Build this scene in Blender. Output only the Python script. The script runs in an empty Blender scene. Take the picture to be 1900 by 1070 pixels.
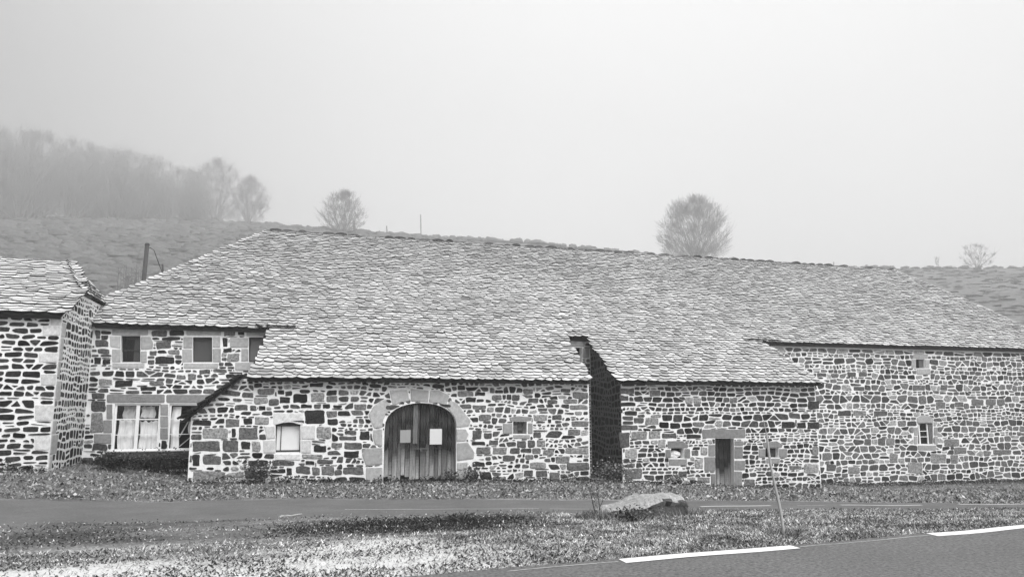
import bpy, random
import numpy as np
from math import *
from mathutils import Vector, noise, geometry, Matrix
random.seed(11); rng = np.random.default_rng(5)
sc = bpy.context.scene

# ------------------------------------------------------------------ camera
F_, VX_, HV_, CU_, CV_ = 1372., 536., 748., 950., 535.        # focal length and horizon, in pixels of the 1900 px photo
PITCH = atan((HV_-CV_)/F_)
PSI = atan((CU_-VX_)*cos(PITCH)/F_)
EYE = Vector((0, 0, 2.6))
fw = Vector((sin(PSI)*cos(PITCH), cos(PSI)*cos(PITCH), sin(PITCH)))
rt = Vector((cos(PSI), -sin(PSI), 0)); up = rt.cross(fw)
cd = bpy.data.cameras.new('camera'); cam = bpy.data.objects.new('camera', cd); sc.collection.objects.link(cam)
cd.sensor_width = 36; cd.lens = 36*F_/1900; cd.clip_start = .05; cd.clip_end = 2000
m = Matrix((rt, up, -fw)).transposed().to_4x4(); m.translation = EYE; cam.matrix_world = m
sc.camera = cam

# ------------------------------------------------------------------ world, sun, exposure
SUN_EL, SUN_AZ = radians(48), radians(190)
w = bpy.data.worlds.new('World'); sc.world = w; w.use_nodes = True
nt = w.node_tree; nt.nodes.clear()
def nd(nt, t, **k):
    n = nt.nodes.new(t)
    for a, b in k.items():
        if isinstance(a, str) and hasattr(n, a): setattr(n, a, b)
    return n
out = nd(nt, 'ShaderNodeOutputWorld'); bg = nd(nt, 'ShaderNodeBackground')
sky = nd(nt, 'ShaderNodeTexSky'); sky.sky_type = 'NISHITA'; sky.sun_disc = False
sky.sun_elevation = SUN_EL; sky.sun_rotation = SUN_AZ; sky.dust_density = 6; sky.air_density = 2
bw = nd(nt, 'ShaderNodeRGBToBW'); nt.links.new(sky.outputs[0], bw.inputs[0])
tc = nd(nt, 'ShaderNodeTexCoord'); sp = nd(nt, 'ShaderNodeSeparateXYZ'); nt.links.new(tc.outputs['Generated'], sp.inputs[0])
# overcast cloud layer: brightest straight ahead and high up, thicker cloud to the left
m0 = nd(nt, 'ShaderNodeMath', operation='SUBTRACT'); m0.inputs[1].default_value = .36; nt.links.new(sp.outputs[0], m0.inputs[0])
m1 = nd(nt, 'ShaderNodeMath', operation='MULTIPLY'); nt.links.new(m0.outputs[0], m1.inputs[0]); nt.links.new(m0.outputs[0], m1.inputs[1])
mx = nd(nt, 'ShaderNodeMath', operation='MULTIPLY_ADD'); mx.inputs[1].default_value = -6; mx.inputs[2].default_value = 5.65
nt.links.new(m1.outputs[0], mx.inputs[0])
mz = nd(nt, 'ShaderNodeMath', operation='MULTIPLY_ADD'); mz.inputs[1].default_value = 1.1
nt.links.new(sp.outputs[2], mz.inputs[0]); nt.links.new(mx.outputs[0], mz.inputs[2])
no = nd(nt, 'ShaderNodeTexNoise'); no.inputs['Scale'].default_value = 1.6; no.inputs['Detail'].default_value = 3
nt.links.new(tc.outputs['Generated'], no.inputs[0])
mn = nd(nt, 'ShaderNodeMath', operation='MULTIPLY_ADD'); mn.inputs[1].default_value = .9
nt.links.new(no.outputs[0], mn.inputs[0]); nt.links.new(mz.outputs[0], mn.inputs[2])
mix = nd(nt, 'ShaderNodeMix'); mix.data_type = 'FLOAT'; mix.inputs[0].default_value = .88
nt.links.new(bw.outputs[0], mix.inputs[2]); nt.links.new(mn.outputs[0], mix.inputs[3])
nt.links.new(mix.outputs[0], bg.inputs[0]); bg.inputs[1].default_value = .1
nt.links.new(bg.outputs[0], out.inputs[0])
ld = bpy.data.lights.new('sun', 'SUN'); ld.energy = 1.45; ld.angle = radians(35); ld.color = (1, 1, 1)
lo = bpy.data.objects.new('sun', ld); sc.collection.objects.link(lo)
sd = Vector((sin(SUN_AZ)*cos(SUN_EL)*-1, cos(SUN_AZ)*cos(SUN_EL), sin(SUN_EL)))   # direction to the sun, behind the camera
lo.rotation_euler = sd.to_track_quat('Z', 'Y').to_euler(); lo.location = (0, -10, 40)
sc.view_settings.view_transform = 'Standard'; sc.view_settings.look = 'None'
sc.view_settings.exposure = .92; sc.view_settings.gamma = 1
sc.cycles.volume_bounces = 2; sc.cycles.max_bounces = 6; sc.cycles.diffuse_bounces = 3
sc.cycles.transparent_max_bounces = 12; sc.cycles.use_denoising = True
sc.cycles.volume_max_steps = 64

# ------------------------------------------------------------------ pixel -> world helpers (photo pixels, 1900 x 1070)
def ray(x, y): return fw + rt*((x-CU_)/F_) - up*((y-CV_)/F_)
def onY(x, y, Y): d = ray(x, y); return EYE + d*(Y/d.y)
def onX(x, y, X): d = ray(x, y); return EYE + d*(X/d.x)

# ------------------------------------------------------------------ terrain
BX = [-60, -12, -6.5, -2.8, 4.3, 10.4, 15.9, 20.3, 24, 34, 60]
BZ = [1.6, .8, .67, .17, 0, -.16, -.56, -.72, -1.0, -1.1, -1.4]
SKY = [(-500, 400, 540), (-200, 400, 530), (0, 402, 510), (250, 408, 475), (440, 417, 420), (500, 419, 390), (640, 432, 354), (760, 439, 335), (1000, 452, 321),
       (1230, 479, 318), (1500, 494, 324), (1900, 497, 344), (2500, 500, 364)]
_az, _el, _R = [], [], []
for x, y, R in SKY:
    d = ray(x, y); _az.append(atan2(d.x, d.y)); _el.append(d.z/hypot(d.x, d.y)); _R.append(R)
def crest(a): return np.interp(a, _az, _R), np.interp(a, _az, _el)
def T(x, y):
    b = float(np.interp(x, BX, BZ))
    if y <= 8.6: z = .9
    elif y < 24.6: z = .9+(b-.9)*(y-8.6)/16
    else: z = b
    r = hypot(x, y)
    if y > 30 and r > 46:
        a = atan2(x, y); R, e = crest(a); cz = 2.6+R*e; r1 = 50+16*min(1, max(0, a/.7))
        if r < R:
            k = max(0, (r-r1)/(R-r1)); k = k*k*(2-k)*.35+k*.65 if k > 0 else 0
            n = noise.noise(Vector((x*.05, y*.05, 1)))*1.8*min(1, k*5)*(1-k)+noise.noise(Vector((x*.25, y*.25, 4)))*.5*min(1, k*5)
            z = z+(cz-z)*k+n
        else: z = cz-(r-R)*.12
    else: z += noise.noise(Vector((x*.7, y*.7, 0)))*.02
    return z
def onG(x, y):
    d = ray(x, y); t = 3.
    for _ in range(4000):
        p = EYE+d*t
        if p.z < T(p.x, p.y): break
        t += .05 if t < 45 else .4
    return p

# ------------------------------------------------------------------ materials (all grey: the photograph is black and white)
def mat(name, v=.3, rough=.9, scale=8., amt=.35, bump=.0, bscale=30., tone=False, fine=0., stretch=None, spec=.25, dist=.02):
    m = bpy.data.materials.new(name); m.use_nodes = True; nt = m.node_tree; p = nt.nodes['Principled BSDF']
    L = nt.links.new; tc = nd(nt, 'ShaderNodeTexCoord'); src = tc.outputs['Object']
    if stretch:
        mp = nd(nt, 'ShaderNodeMapping'); mp.inputs['Scale'].default_value = stretch; L(src, mp.inputs[0]); src = mp.outputs[0]
    n = nd(nt, 'ShaderNodeTexNoise'); n.inputs['Scale'].default_value = scale; n.inputs['Detail'].default_value = 7; n.inputs['Roughness'].default_value = .65
    L(src, n.inputs[0])
    a = nd(nt, 'ShaderNodeMath', operation='MULTIPLY_ADD'); a.inputs[1].default_value = amt*3; a.inputs[2].default_value = 1-amt*1.5
    L(n.outputs[0], a.inputs[0]); val = a.outputs[0]
    if fine:
        n2 = nd(nt, 'ShaderNodeTexNoise'); n2.inputs['Scale'].default_value = scale*9; n2.inputs['Detail'].default_value = 4; L(src, n2.inputs[0])
        f = nd(nt, 'ShaderNodeMath', operation='MULTIPLY_ADD'); f.inputs[1].default_value = fine*3; f.inputs[2].default_value = 1-fine*1.5; L(n2.outputs[0], f.inputs[0])
        g = nd(nt, 'ShaderNodeMath', operation='MULTIPLY'); L(val, g.inputs[0]); L(f.outputs[0], g.inputs[1]); val = g.outputs[0]
    b = nd(nt, 'ShaderNodeMath', operation='MULTIPLY'); L(val, b.inputs[0])
    if tone:
        at = nd(nt, 'ShaderNodeAttribute'); at.attribute_name = 'tone'; L(at.outputs['Fac'], b.inputs[1])
    else: b.inputs[1].default_value = v
    c = nd(nt, 'ShaderNodeClamp'); c.inputs['Min'].default_value = .008; c.inputs['Max'].default_value = .88; L(b.outputs[0], c.inputs[0])
    L(c.outputs[0], p.inputs['Base Color']); p.inputs['Roughness'].default_value = rough; p.inputs['Specular IOR Level'].default_value = spec
    if bump:
        n3 = nd(nt, 'ShaderNodeTexNoise'); n3.inputs['Scale'].default_value = bscale; n3.inputs['Detail'].default_value = 5; L(src, n3.inputs[0])
        bp = nd(nt, 'ShaderNodeBump'); bp.inputs['Strength'].default_value = bump; bp.inputs['Distance'].default_value = dist
        L(n3.outputs[0], bp.inputs['Height']); L(bp.outputs[0], p.inputs['Normal'])
    return m
M_mortar = mat('lime_mortar', .86, scale=1.6, amt=.13, fine=.14, bump=.6, bscale=26)
M_stone = mat('rubble_stone', tone=True, spec=.08, scale=15, amt=1.15, fine=.5, bump=.9, bscale=30, dist=.03)
M_granite = mat('dressed_granite', tone=True, scale=11, amt=.38, fine=.3, bump=.4, bscale=50)
M_slate = mat('lichened_slate', tone=True, scale=5, amt=.14, fine=.12, bump=.5, bscale=24)
M_edge = mat('shaded_slate_edge', .02, scale=9, amt=.3)  # near-black: shade on and under the slate edges is put into the colour
M_dark = mat('unlit_interior', .008, amt=.2)
M_wood = mat('weathered_planks', tone=True, scale=5, amt=.8, fine=.6, stretch=(7, 7, .55), bump=.9, bscale=9)
M_woodd = mat('dark_beam', .05, scale=5, amt=.4, stretch=(.6, 4, 4))
M_white = mat('chipped_white_paint', .82, scale=14, amt=.12, fine=.08, rough=.6)
M_cloth = mat('stained_cloth', tone=True, scale=3, amt=.25, fine=.05, stretch=(3, 3, .7))
M_panel = mat('painted_panel', tone=True, scale=3, amt=.06, rough=.6)
M_iron = mat('rusty_iron', .1, scale=30, amt=.3, rough=.6)
M_bark = mat('bare_bark', .2, scale=3, amt=.3); M_hazed = mat('haze_paled_twigs', .48, scale=3, amt=.2)  # second twig material is paled to put distance haze into its colour
M_poleg = mat('weathered_pole', .09, scale=6, amt=.35, stretch=(6, 6, .5))
M_stick = mat('pale_stick', .42, scale=14, amt=.25)
M_twig = mat('dark_twig', .05, scale=14, amt=.25)
M_rock = mat('boulder_stone', tone=True, scale=3.5, amt=.35, fine=.35, bump=1, bscale=14, dist=.05)
M_leaf = mat('weed_leaf', tone=True, scale=14, amt=.2, rough=.7)
M_heath = mat('heather', tone=True, scale=1.2, amt=.45, fine=.4, bump=.8, bscale=6, dist=.1)
M_asph = mat('asphalt', .14, scale=.8, amt=.14, fine=.0, bump=.5, bscale=260, dist=.006)
M_paint = mat('road_paint', .85, scale=9, amt=.08, fine=.06)
M_worn = mat('worn_road_paint', .5, scale=2.5, amt=.4, fine=.4)
M_glass = bpy.data.materials.new('window_glass'); M_glass.use_nodes = True
_n = M_glass.node_tree; _n.nodes.clear()
_o = nd(_n, 'ShaderNodeOutputMaterial'); _m = nd(_n, 'ShaderNodeMixShader'); _t = nd(_n, 'ShaderNodeBsdfTransparent'); _g = nd(_n, 'ShaderNodeBsdfGlossy')
_t.inputs[0].default_value = (.96, .96, .96, 1); _g.inputs['Roughness'].default_value = .08; _m.inputs[0].default_value = .03
_n.links.new(_t.outputs[0], _m.inputs[1]); _n.links.new(_g.outputs[0], _m.inputs[2]); _n.links.new(_m.outputs[0], _o.inputs[0])
def asphalt_speckle(m, lo=.5, hi=1.6, sc_=420):
    nt = m.node_tree; p = nt.nodes['Principled BSDF']; src = p.inputs['Base Color'].links[0].from_socket
    n = nd(nt, 'ShaderNodeTexNoise'); n.inputs['Scale'].default_value = sc_; n.inputs['Detail'].default_value = 2
    n.inputs['Scale'].default_value = 24; n.inputs['Detail'].default_value = 9; n.inputs['Roughness'].default_value = .8
    tc = nd(nt, 'ShaderNodeTexCoord'); nt.links.new(tc.outputs['Object'], n.inputs[0])
    r = nd(nt, 'ShaderNodeMapRange'); r.inputs[1].default_value = .38; r.inputs[2].default_value = .62; r.inputs[3].default_value = lo; r.inputs[4].default_value = hi
    nt.links.new(n.outputs[0], r.inputs[0]); mu = nd(nt, 'ShaderNodeMix'); mu.data_type = 'RGBA'; mu.blend_type = 'MULTIPLY'; mu.inputs[0].default_value = 1
    nt.links.new(src, mu.inputs[6]); nt.links.new(r.outputs[0], mu.inputs[7]); nt.links.new(mu.outputs[2], p.inputs['Base Color'])
asphalt_speckle(M_asph)
# ground: pale grit, bare earth and turf in patches; dark moor on the hill (tone says which)
def ground_mat():
    m = bpy.data.materials.new('turf_and_grit'); m.use_nodes = True; nt = m.node_tree; p = nt.nodes['Principled BSDF']; L = nt.links.new
    tc = nd(nt, 'ShaderNodeTexCoord'); at = nd(nt, 'ShaderNodeAttribute'); at.attribute_name = 'tone'
    def nz(s, d=6, r=.7, st=None):
        n = nd(nt, 'ShaderNodeTexNoise'); n.inputs['Scale'].default_value = s; n.inputs['Detail'].default_value = d; n.inputs['Roughness'].default_value = r
        if st:
            mp = nd(nt, 'ShaderNodeMapping'); mp.inputs['Scale'].default_value = st; L(tc.outputs['Object'], mp.inputs[0]); L(mp.outputs[0], n.inputs[0])
        else: L(tc.outputs['Object'], n.inputs[0])
        return n.outputs[0]
    a = nd(nt, 'ShaderNodeMapRange'); L(nz(14, 9, .8), a.inputs[0]); a.inputs[1].default_value = .36; a.inputs[2].default_value = .64; a.inputs[3].default_value = .45; a.inputs[4].default_value = 1.5
    b = nd(nt, 'ShaderNodeMapRange'); L(nz(.9, 5, .6, (.6, 1.6, 1)), b.inputs[0]); b.inputs[1].default_value = .35; b.inputs[2].default_value = .65; b.inputs[3].default_value = .65; b.inputs[4].default_value = 1.35
    c = nd(nt, 'ShaderNodeMath', operation='MULTIPLY'); L(a.outputs[0], c.inputs[0]); L(b.outputs[0], c.inputs[1])
    d = nd(nt, 'ShaderNodeMath', operation='MULTIPLY'); L(c.outputs[0], d.inputs[0]); L(at.outputs['Fac'], d.inputs[1])
    e = nd(nt, 'ShaderNodeClamp'); e.inputs['Min'].default_value = .02; e.inputs['Max'].default_value = .8; L(d.outputs[0], e.inputs[0]); L(e.outputs[0], p.inputs['Base Color'])
    p.inputs['Roughness'].default_value = .95; p.inputs['Specular IOR Level'].default_value = .1
    bp = nd(nt, 'ShaderNodeBump'); bp.inputs['Strength'].default_value = .8; bp.inputs['Distance'].default_value = .03; L(nz(30, 8, .8), bp.inputs['Height']); L(bp.outputs[0], p.inputs['Normal'])
    return m
M_ground = ground_mat()

# ------------------------------------------------------------------ object helpers
def parent_to(o, p):
    if p is None: return
    o.parent = p; o.matrix_parent_inverse = p.matrix_basis.inverted() if p.parent is None else Matrix.Identity(4)
def tag(o, label=None, cat=None, group=None, kind=None):
    for k, v in (('label', label), ('category', cat), ('group', group), ('kind', kind)):
        if v: o[k] = v
    return o
def empty(name, loc, label, cat, group=None):
    o = bpy.data.objects.new(name, None); o.location = loc; sc.collection.objects.link(o); o.empty_display_size = .3
    return tag(o, label, cat, group)
class MB:
    "collects faces with a material slot and a tone, builds one mesh object"
    def __init__(s): s.v = []; s.f = []; s.m = []; s.t = []
    def face(s, pts, mi=0, tone=.5):
        k = len(s.v); s.v.extend([tuple(p) for p in pts]); s.f.append(tuple(range(k, k+len(pts)))); s.m.append(mi); s.t.append(tone)
    def grid(s, rows, mi=0, tone=.5, close=False):
        k = len(s.v); n = len(rows[0])
        for r in rows: s.v.extend([tuple(p) for p in r])
        for i in range(len(rows)-1):
            for j in range(n if close else n-1):
                j2 = (j+1) % n
                s.f.append((k+i*n+j, k+i*n+j2, k+(i+1)*n+j2, k+(i+1)*n+j)); s.m.append(mi); s.t.append(tone)
    def cap(s, ring, mi=0, tone=.5): s.face(ring, mi, tone)
    def box(s, a, b, mi=0, tone=.5, jit=0):
        (x0, y0, z0), (x1, y1, z1) = a, b
        P = [Vector((x, y, z))+Vector((random.uniform(-jit, jit), 0, random.uniform(-jit, jit))) for x in (x0, x1) for y in (y0, y1) for z in (z0, z1)]
        k = len(s.v); s.v.extend([tuple(p) for p in P])
        for f in ((0, 1, 3, 2), (4, 6, 7, 5), (0, 4, 5, 1), (2, 3, 7, 6), (0, 2, 6, 4), (1, 5, 7, 3)):
            s.f.append(tuple(k+i for i in f)); s.m.append(mi); s.t.append(tone)
    def beam(s, p, q, wx, wy, mi=0, tone=.5, upv=(0, 0, 1)):
        p, q = Vector(p), Vector(q); d = (q-p).normalized(); a = d.cross(Vector(upv)); a = a.normalized() if a.length > 1e-4 else Vector((1, 0, 0)); b = d.cross(a)
        R = lambda c: [c+a*wx/2+b*wy/2, c-a*wx/2+b*wy/2, c-a*wx/2-b*wy/2, c+a*wx/2-b*wy/2]
        s.grid([R(p), R(q)], mi, tone, True); s.face(R(p)[::-1], mi, tone); s.face(R(q), mi, tone)
    def tube(s, pts, rad, n=6, mi=0, tone=.5):
        rows = []
        for i, p in enumerate(pts):
            p = Vector(p); d = (Vector(pts[min(i+1, len(pts)-1)])-Vector(pts[max(i-1, 0)])).normalized()
            a = d.orthogonal().normalized(); b = d.cross(a); r = rad[i] if hasattr(rad, '__len__') else rad
            rows.append([p+(a*cos(2*pi*j/n)+b*sin(2*pi*j/n))*r for j in range(n)])
        s.grid(rows, mi, tone, True); s.face(rows[0][::-1], mi, tone); s.face(rows[-1], mi, tone)
    def build(s, name, mats, parent=None, smooth=False, label=None):
        me = bpy.data.meshes.new(name); me.from_pydata(s.v, [], s.f)
        for m in (mats if isinstance(mats, (list, tuple)) else [mats]): me.materials.append(m)
        me.polygons.foreach_set('material_index', s.m)
        at = me.attributes.new('tone', 'FLOAT', 'FACE'); at.data.foreach_set('value', s.t)
        if smooth: me.polygons.foreach_set('use_smooth', [True]*len(s.f))
        me.update(); o = bpy.data.objects.new(name, me); sc.collection.objects.link(o); parent_to(o, parent)
        if label: o['label'] = label
        return o
def np_mesh(name, V, Fc, tone, material, parent=None, smooth=False):
    V = np.asarray(V, dtype=np.float32); Fc = np.asarray(Fc, dtype=np.int32); k = Fc.shape[1]
    me = bpy.data.meshes.new(name); me.vertices.add(len(V)); me.vertices.foreach_set('co', V.ravel())
    me.loops.add(Fc.size); me.loops.foreach_set('vertex_index', Fc.ravel())
    me.polygons.add(len(Fc)); me.polygons.foreach_set('loop_start', np.arange(len(Fc), dtype=np.int32)*k); me.polygons.foreach_set('loop_total', np.full(len(Fc), k, dtype=np.int32))
    me.update(calc_edges=True)
    at = me.attributes.new('tone', 'FLOAT', 'FACE'); at.data.foreach_set('value', np.asarray(tone, dtype=np.float32))
    if smooth: me.polygons.foreach_set('use_smooth', np.ones(len(Fc), dtype=bool))
    me.materials.append(material); me.validate()
    o = bpy.data.objects.new(name, me); sc.collection.objects.link(o); parent_to(o, parent); return o

# ------------------------------------------------------------------ ground
def axis(segs):
    r = []
    for a, b, s in segs: r += list(np.arange(a, b, s))
    return r+[segs[-1][1]]
gx = axis([(-280, -30, 4), (-30, -12, 1), (-12, 26, .4), (26, 60, 1), (60, 440, 5)])
gy = axis([(-24, 4, 2), (4, 26, .3), (26, 46, 2), (46, 560, 3.2)])
def gtone(x, y):
    if y > 30:
        return .20+.07*noise.noise(Vector((x*.05, y*.05, 9)))
    if y < 17:   # pale grit near the bottom left of the verge, grass to the right and behind
        n = noise.noise(Vector((x*.45, y*.8, 3)))
        k = max(0, min(1, (10.2-y)/1.6+n*1.5))*max(0, min(1, (4.6-x)/3.2))
        return .27+.13*n+.62*k-(.10*max(0, min(1, (y-10)/1.5)) if x < 4.5 else 0)
    return .20+.06*noise.noise(Vector((x*.5, y*.8, 3)))
V = [(x, y, T(x, y)) for y in gy for x in gx]; nx = len(gx)
Fc = [(j*nx+i, j*nx+i+1, (j+1)*nx+i+1, (j+1)*nx+i) for j in range(len(gy)-1) for i in range(nx-1)]
tn = [gtone((gx[i]+gx[i+1])/2, (gy[j]+gy[j+1])/2) for j in range(len(gy)-1) for i in range(nx-1)]
g = np_mesh('ground', V, Fc, tn, M_ground, smooth=True)
tv = g.data.attributes.new('tone_v', 'FLOAT', 'POINT')
tv.data.foreach_set('value', [gtone(p[0], p[1]) for p in V])
for n in M_ground.node_tree.nodes:
    if n.bl_idname == 'ShaderNodeAttribute': n.attribute_name = 'tone_v'
tag(g, kind='structure')

def strip(name, material, far, near, x0, x1, lift, dx=.4, ny=10, wob=0., kind='structure'):
    "a sheet draped on the ground between two curves y=far(x) and y=near(x)"
    rows = []
    xs = np.arange(x0, x1+dx, dx)
    for x in xs:
        kk = 1+1.6*max(0, min(1, (4-x)/6))*(wob > .1); a = far(x)+wob*noise.noise(Vector((x*1.3, 1, 0)))+wob*.5*noise.noise(Vector((x*5, 2, 0))); b = near(x)+kk*wob*noise.noise(Vector((x*1.1, 7, 0)))+kk*wob*.6*noise.noise(Vector((x*4, 9, 0)))
        rows.append([(x, b+(a-b)*j/ny, T(x, b+(a-b)*j/ny)+(lift if 0 < j < ny or name == 'road' else -.006)) for j in range(ny+1)])
    mb = MB(); mb.grid(rows); o = mb.build(name, material, smooth=True); tag(o, kind=kind); return o
P_ = lambda x, y: onG(x, y)
def curve(pxs):
    P = [onG(*p) for p in pxs]; X = [p.x for p in P]; Y = [p.y for p in P]
    def f(x):
        if x < X[0]: return Y[0]+(Y[1]-Y[0])/(X[1]-X[0])*(x-X[0])
        if x > X[-1]: return Y[-1]+(Y[-1]-Y[-2])/(X[-1]-X[-2])*(x-X[-1])
        return float(np.interp(x, X, Y))
    return f
lane_far = curve([(0, 925), (500, 925), (950, 926), (1300, 928), (1600, 932), (1900, 935)])
lane_near = curve([(0, 976), (350, 968), (700, 957), (950, 952), (1300, 947), (1600, 945), (1900, 943)])
M_lane = mat('worn_asphalt', .14, scale=1.1, amt=.3, bump=.5, bscale=200, dist=.006); asphalt_speckle(M_lane, .75, 1.3)
strip('lane', M_lane, lane_far, lane_near, -30, 60, .012, wob=.22)
e0 = Vector((onG(1150, 1044).x, onG(1150, 1044).y)); e1 = Vector((onG(1900, 978).x, onG(1900, 978).y)); ed = (e1-e0).normalized()
ROADK = ed.y/ed.x
road_edge = lambda x: e0.y+(x-e0.x)*ROADK
strip('road', M_asph, lambda x: road_edge(x)+.14, lambda x: road_edge(x)-7, -14, 50, .012, wob=.03)
def mark(name, material, x0, x1, yc, wd, lift=.018, wob=0., dx=.25):
    n = max(2, int((x1-x0)/dx)); rows = []
    for i in range(n+1):
        x = x0+(x1-x0)*i/n; y = yc(x); q = wob*noise.noise(Vector((x*3, 5, 0)))
        rows.append([(x, y-wd/2+q, T(x, y-wd/2)+lift), (x, y+wd/2+q, T(x, y+wd/2)+lift)])
    mb = MB(); mb.grid(rows); o = mb.build(name, material); tag(o, kind='structure')
X = lambda u, v: onG(u, v).x
for a_, b_ in ((2.2, X(1150, 1041)-.05), (X(1478, 1018)+.05, X(1724, 993)-.05)):
    mark('road_seam', M_worn, a_, b_, lambda x: road_edge(x)-.03+.02*noise.noise(Vector((x*4, 0, 0))), .018, wob=.01)
mark('road_marking', M_paint, X(1150, 1041), X(1478, 1018), lambda x: road_edge(x)-.02, .19)
mark('road_marking', M_paint, X(1724, 993), X(1724, 993)+2.4, lambda x: road_edge(x)-.02, .19)
for a, b, c, d, k in ((640, 946, 1000, 945, 0), (1020, 945, 1130, 945, 0), (1300, 941, 1430, 939, 1), (1480, 939, 1530, 939, 0), (1560, 938, 1710, 938, 1), (1780, 937, 1900, 936, 1)):
    cv = curve([(a, b), (c, d)]); mark('lane_marking', M_paint if k else M_worn, X(a, b), X(c, d), cv, .085 if k else .06, wob=.02)

# ------------------------------------------------------------------ walls of rubble
def inpoly(x, y, P):
    c = False; j = len(P)-1
    for i in range(len(P)):
        if (P[i][1] > y) != (P[j][1] > y) and x < (P[j][0]-P[i][0])*(y-P[i][1])/(P[j][1]-P[i][1])+P[i][0]: c = not c
        j = i
    return c
def clip(P, ax, ay, nx, ny):
    "keep the part of polygon P where (p-a).n < 0"
    out = []; n = len(P)
    D = [(p[0]-ax)*nx+(p[1]-ay)*ny for p in P]
    for i in range(n):
        a, b = P[i], P[(i+1) % n]; da, db = D[i], D[(i+1) % n]
        if da < 0: out.append(a)
        if (da < 0) != (db < 0): k = da/(da-db); out.append((a[0]+(b[0]-a[0])*k, a[1]+(b[1]-a[1])*k))
    return out
def area(P): return .5*sum(P[i-1][0]*P[i][1]-P[i][0]*P[i-1][1] for i in range(len(P)))
def chaikin(P, k=.25):
    out = []
    for i in range(len(P)):
        a, b = P[i], P[(i+1) % len(P)]; q = k*random.uniform(.6, 1.3)
        out += [(a[0]+(b[0]-a[0])*q, a[1]+(b[1]-a[1])*q), (b[0]+(a[0]-b[0])*q, b[1]+(a[1]-b[1])*q)]
    return out
def poly_outline(P, jit=.012):
    if jit < .01:
        out = []; n = len(P); c = Vector((sum(p[0] for p in P)/n, sum(p[1] for p in P)/n))
        for i in range(n):
            a, b, d = Vector(P[i-1]), Vector(P[i]), Vector(P[(i+1) % n]); la = min(.3, .03/max(.01, (a-b).length)); ld = min(.3, .03/max(.01, (d-b).length))
            out += [b.lerp(a, la*random.uniform(.6, 1.6)), b.lerp(c, .02), b.lerp(d, ld*random.uniform(.6, 1.6)), b.lerp(d, .5)+Vector((random.uniform(-jit, jit), random.uniform(-jit, jit)))]
        return [(p.x, p.y) for p in out]
    out = []; n = len(P)
    for i in range(n):
        a, b = P[i], P[(i+1) % n]; L = hypot(b[0]-a[0], b[1]-a[1]); j = min(jit*1.5, L*.07)
        for k in ((0, .33, .67) if L > .2 else (0, .5)): out.append((a[0]+(b[0]-a[0])*k+random.uniform(-j, j), a[1]+(b[1]-a[1])*k+random.uniform(-j, j)))
    return chaikin(out, .27)
def add_stone(mb, O, to3, depth, mi, tone, flat=False):
    n = len(O); cx = sum(p[0] for p in O)/n; cy = sum(p[1] for p in O)/n
    k = .90 if flat else .84
    r0 = [to3(x, y, -.02) for x, y in O]
    r1 = [to3(cx+(x-cx)*(.985 if flat else .965), cy+(y-cy)*(.985 if flat else .965), depth*(.8 if flat else .55)) for x, y in O]
    r2 = [to3(cx+(x-cx)*k, cy+(y-cy)*k, depth*(1 if flat else random.uniform(.8, 1.1))) for x, y in O]
    b = len(mb.v); mb.v.extend([tuple(p) for p in r0+r1+r2]); c = to3(cx, cy, depth*(1 if flat else random.uniform(.8, 1.3))); mb.v.append(tuple(c))
    for i in range(n):
        j = (i+1) % n
        mb.f += [(b+i, b+j, b+n+j, b+n+i), (b+n+i, b+n+j, b+2*n+j, b+2*n+i), (b+2*n+i, b+2*n+j, b+3*n)]
        mb.m += [mi]*3; v = tone*(1 if flat else random.uniform(.85, 1.15)); mb.t += [tone*(.95 if flat else .8), v, v]
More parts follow.
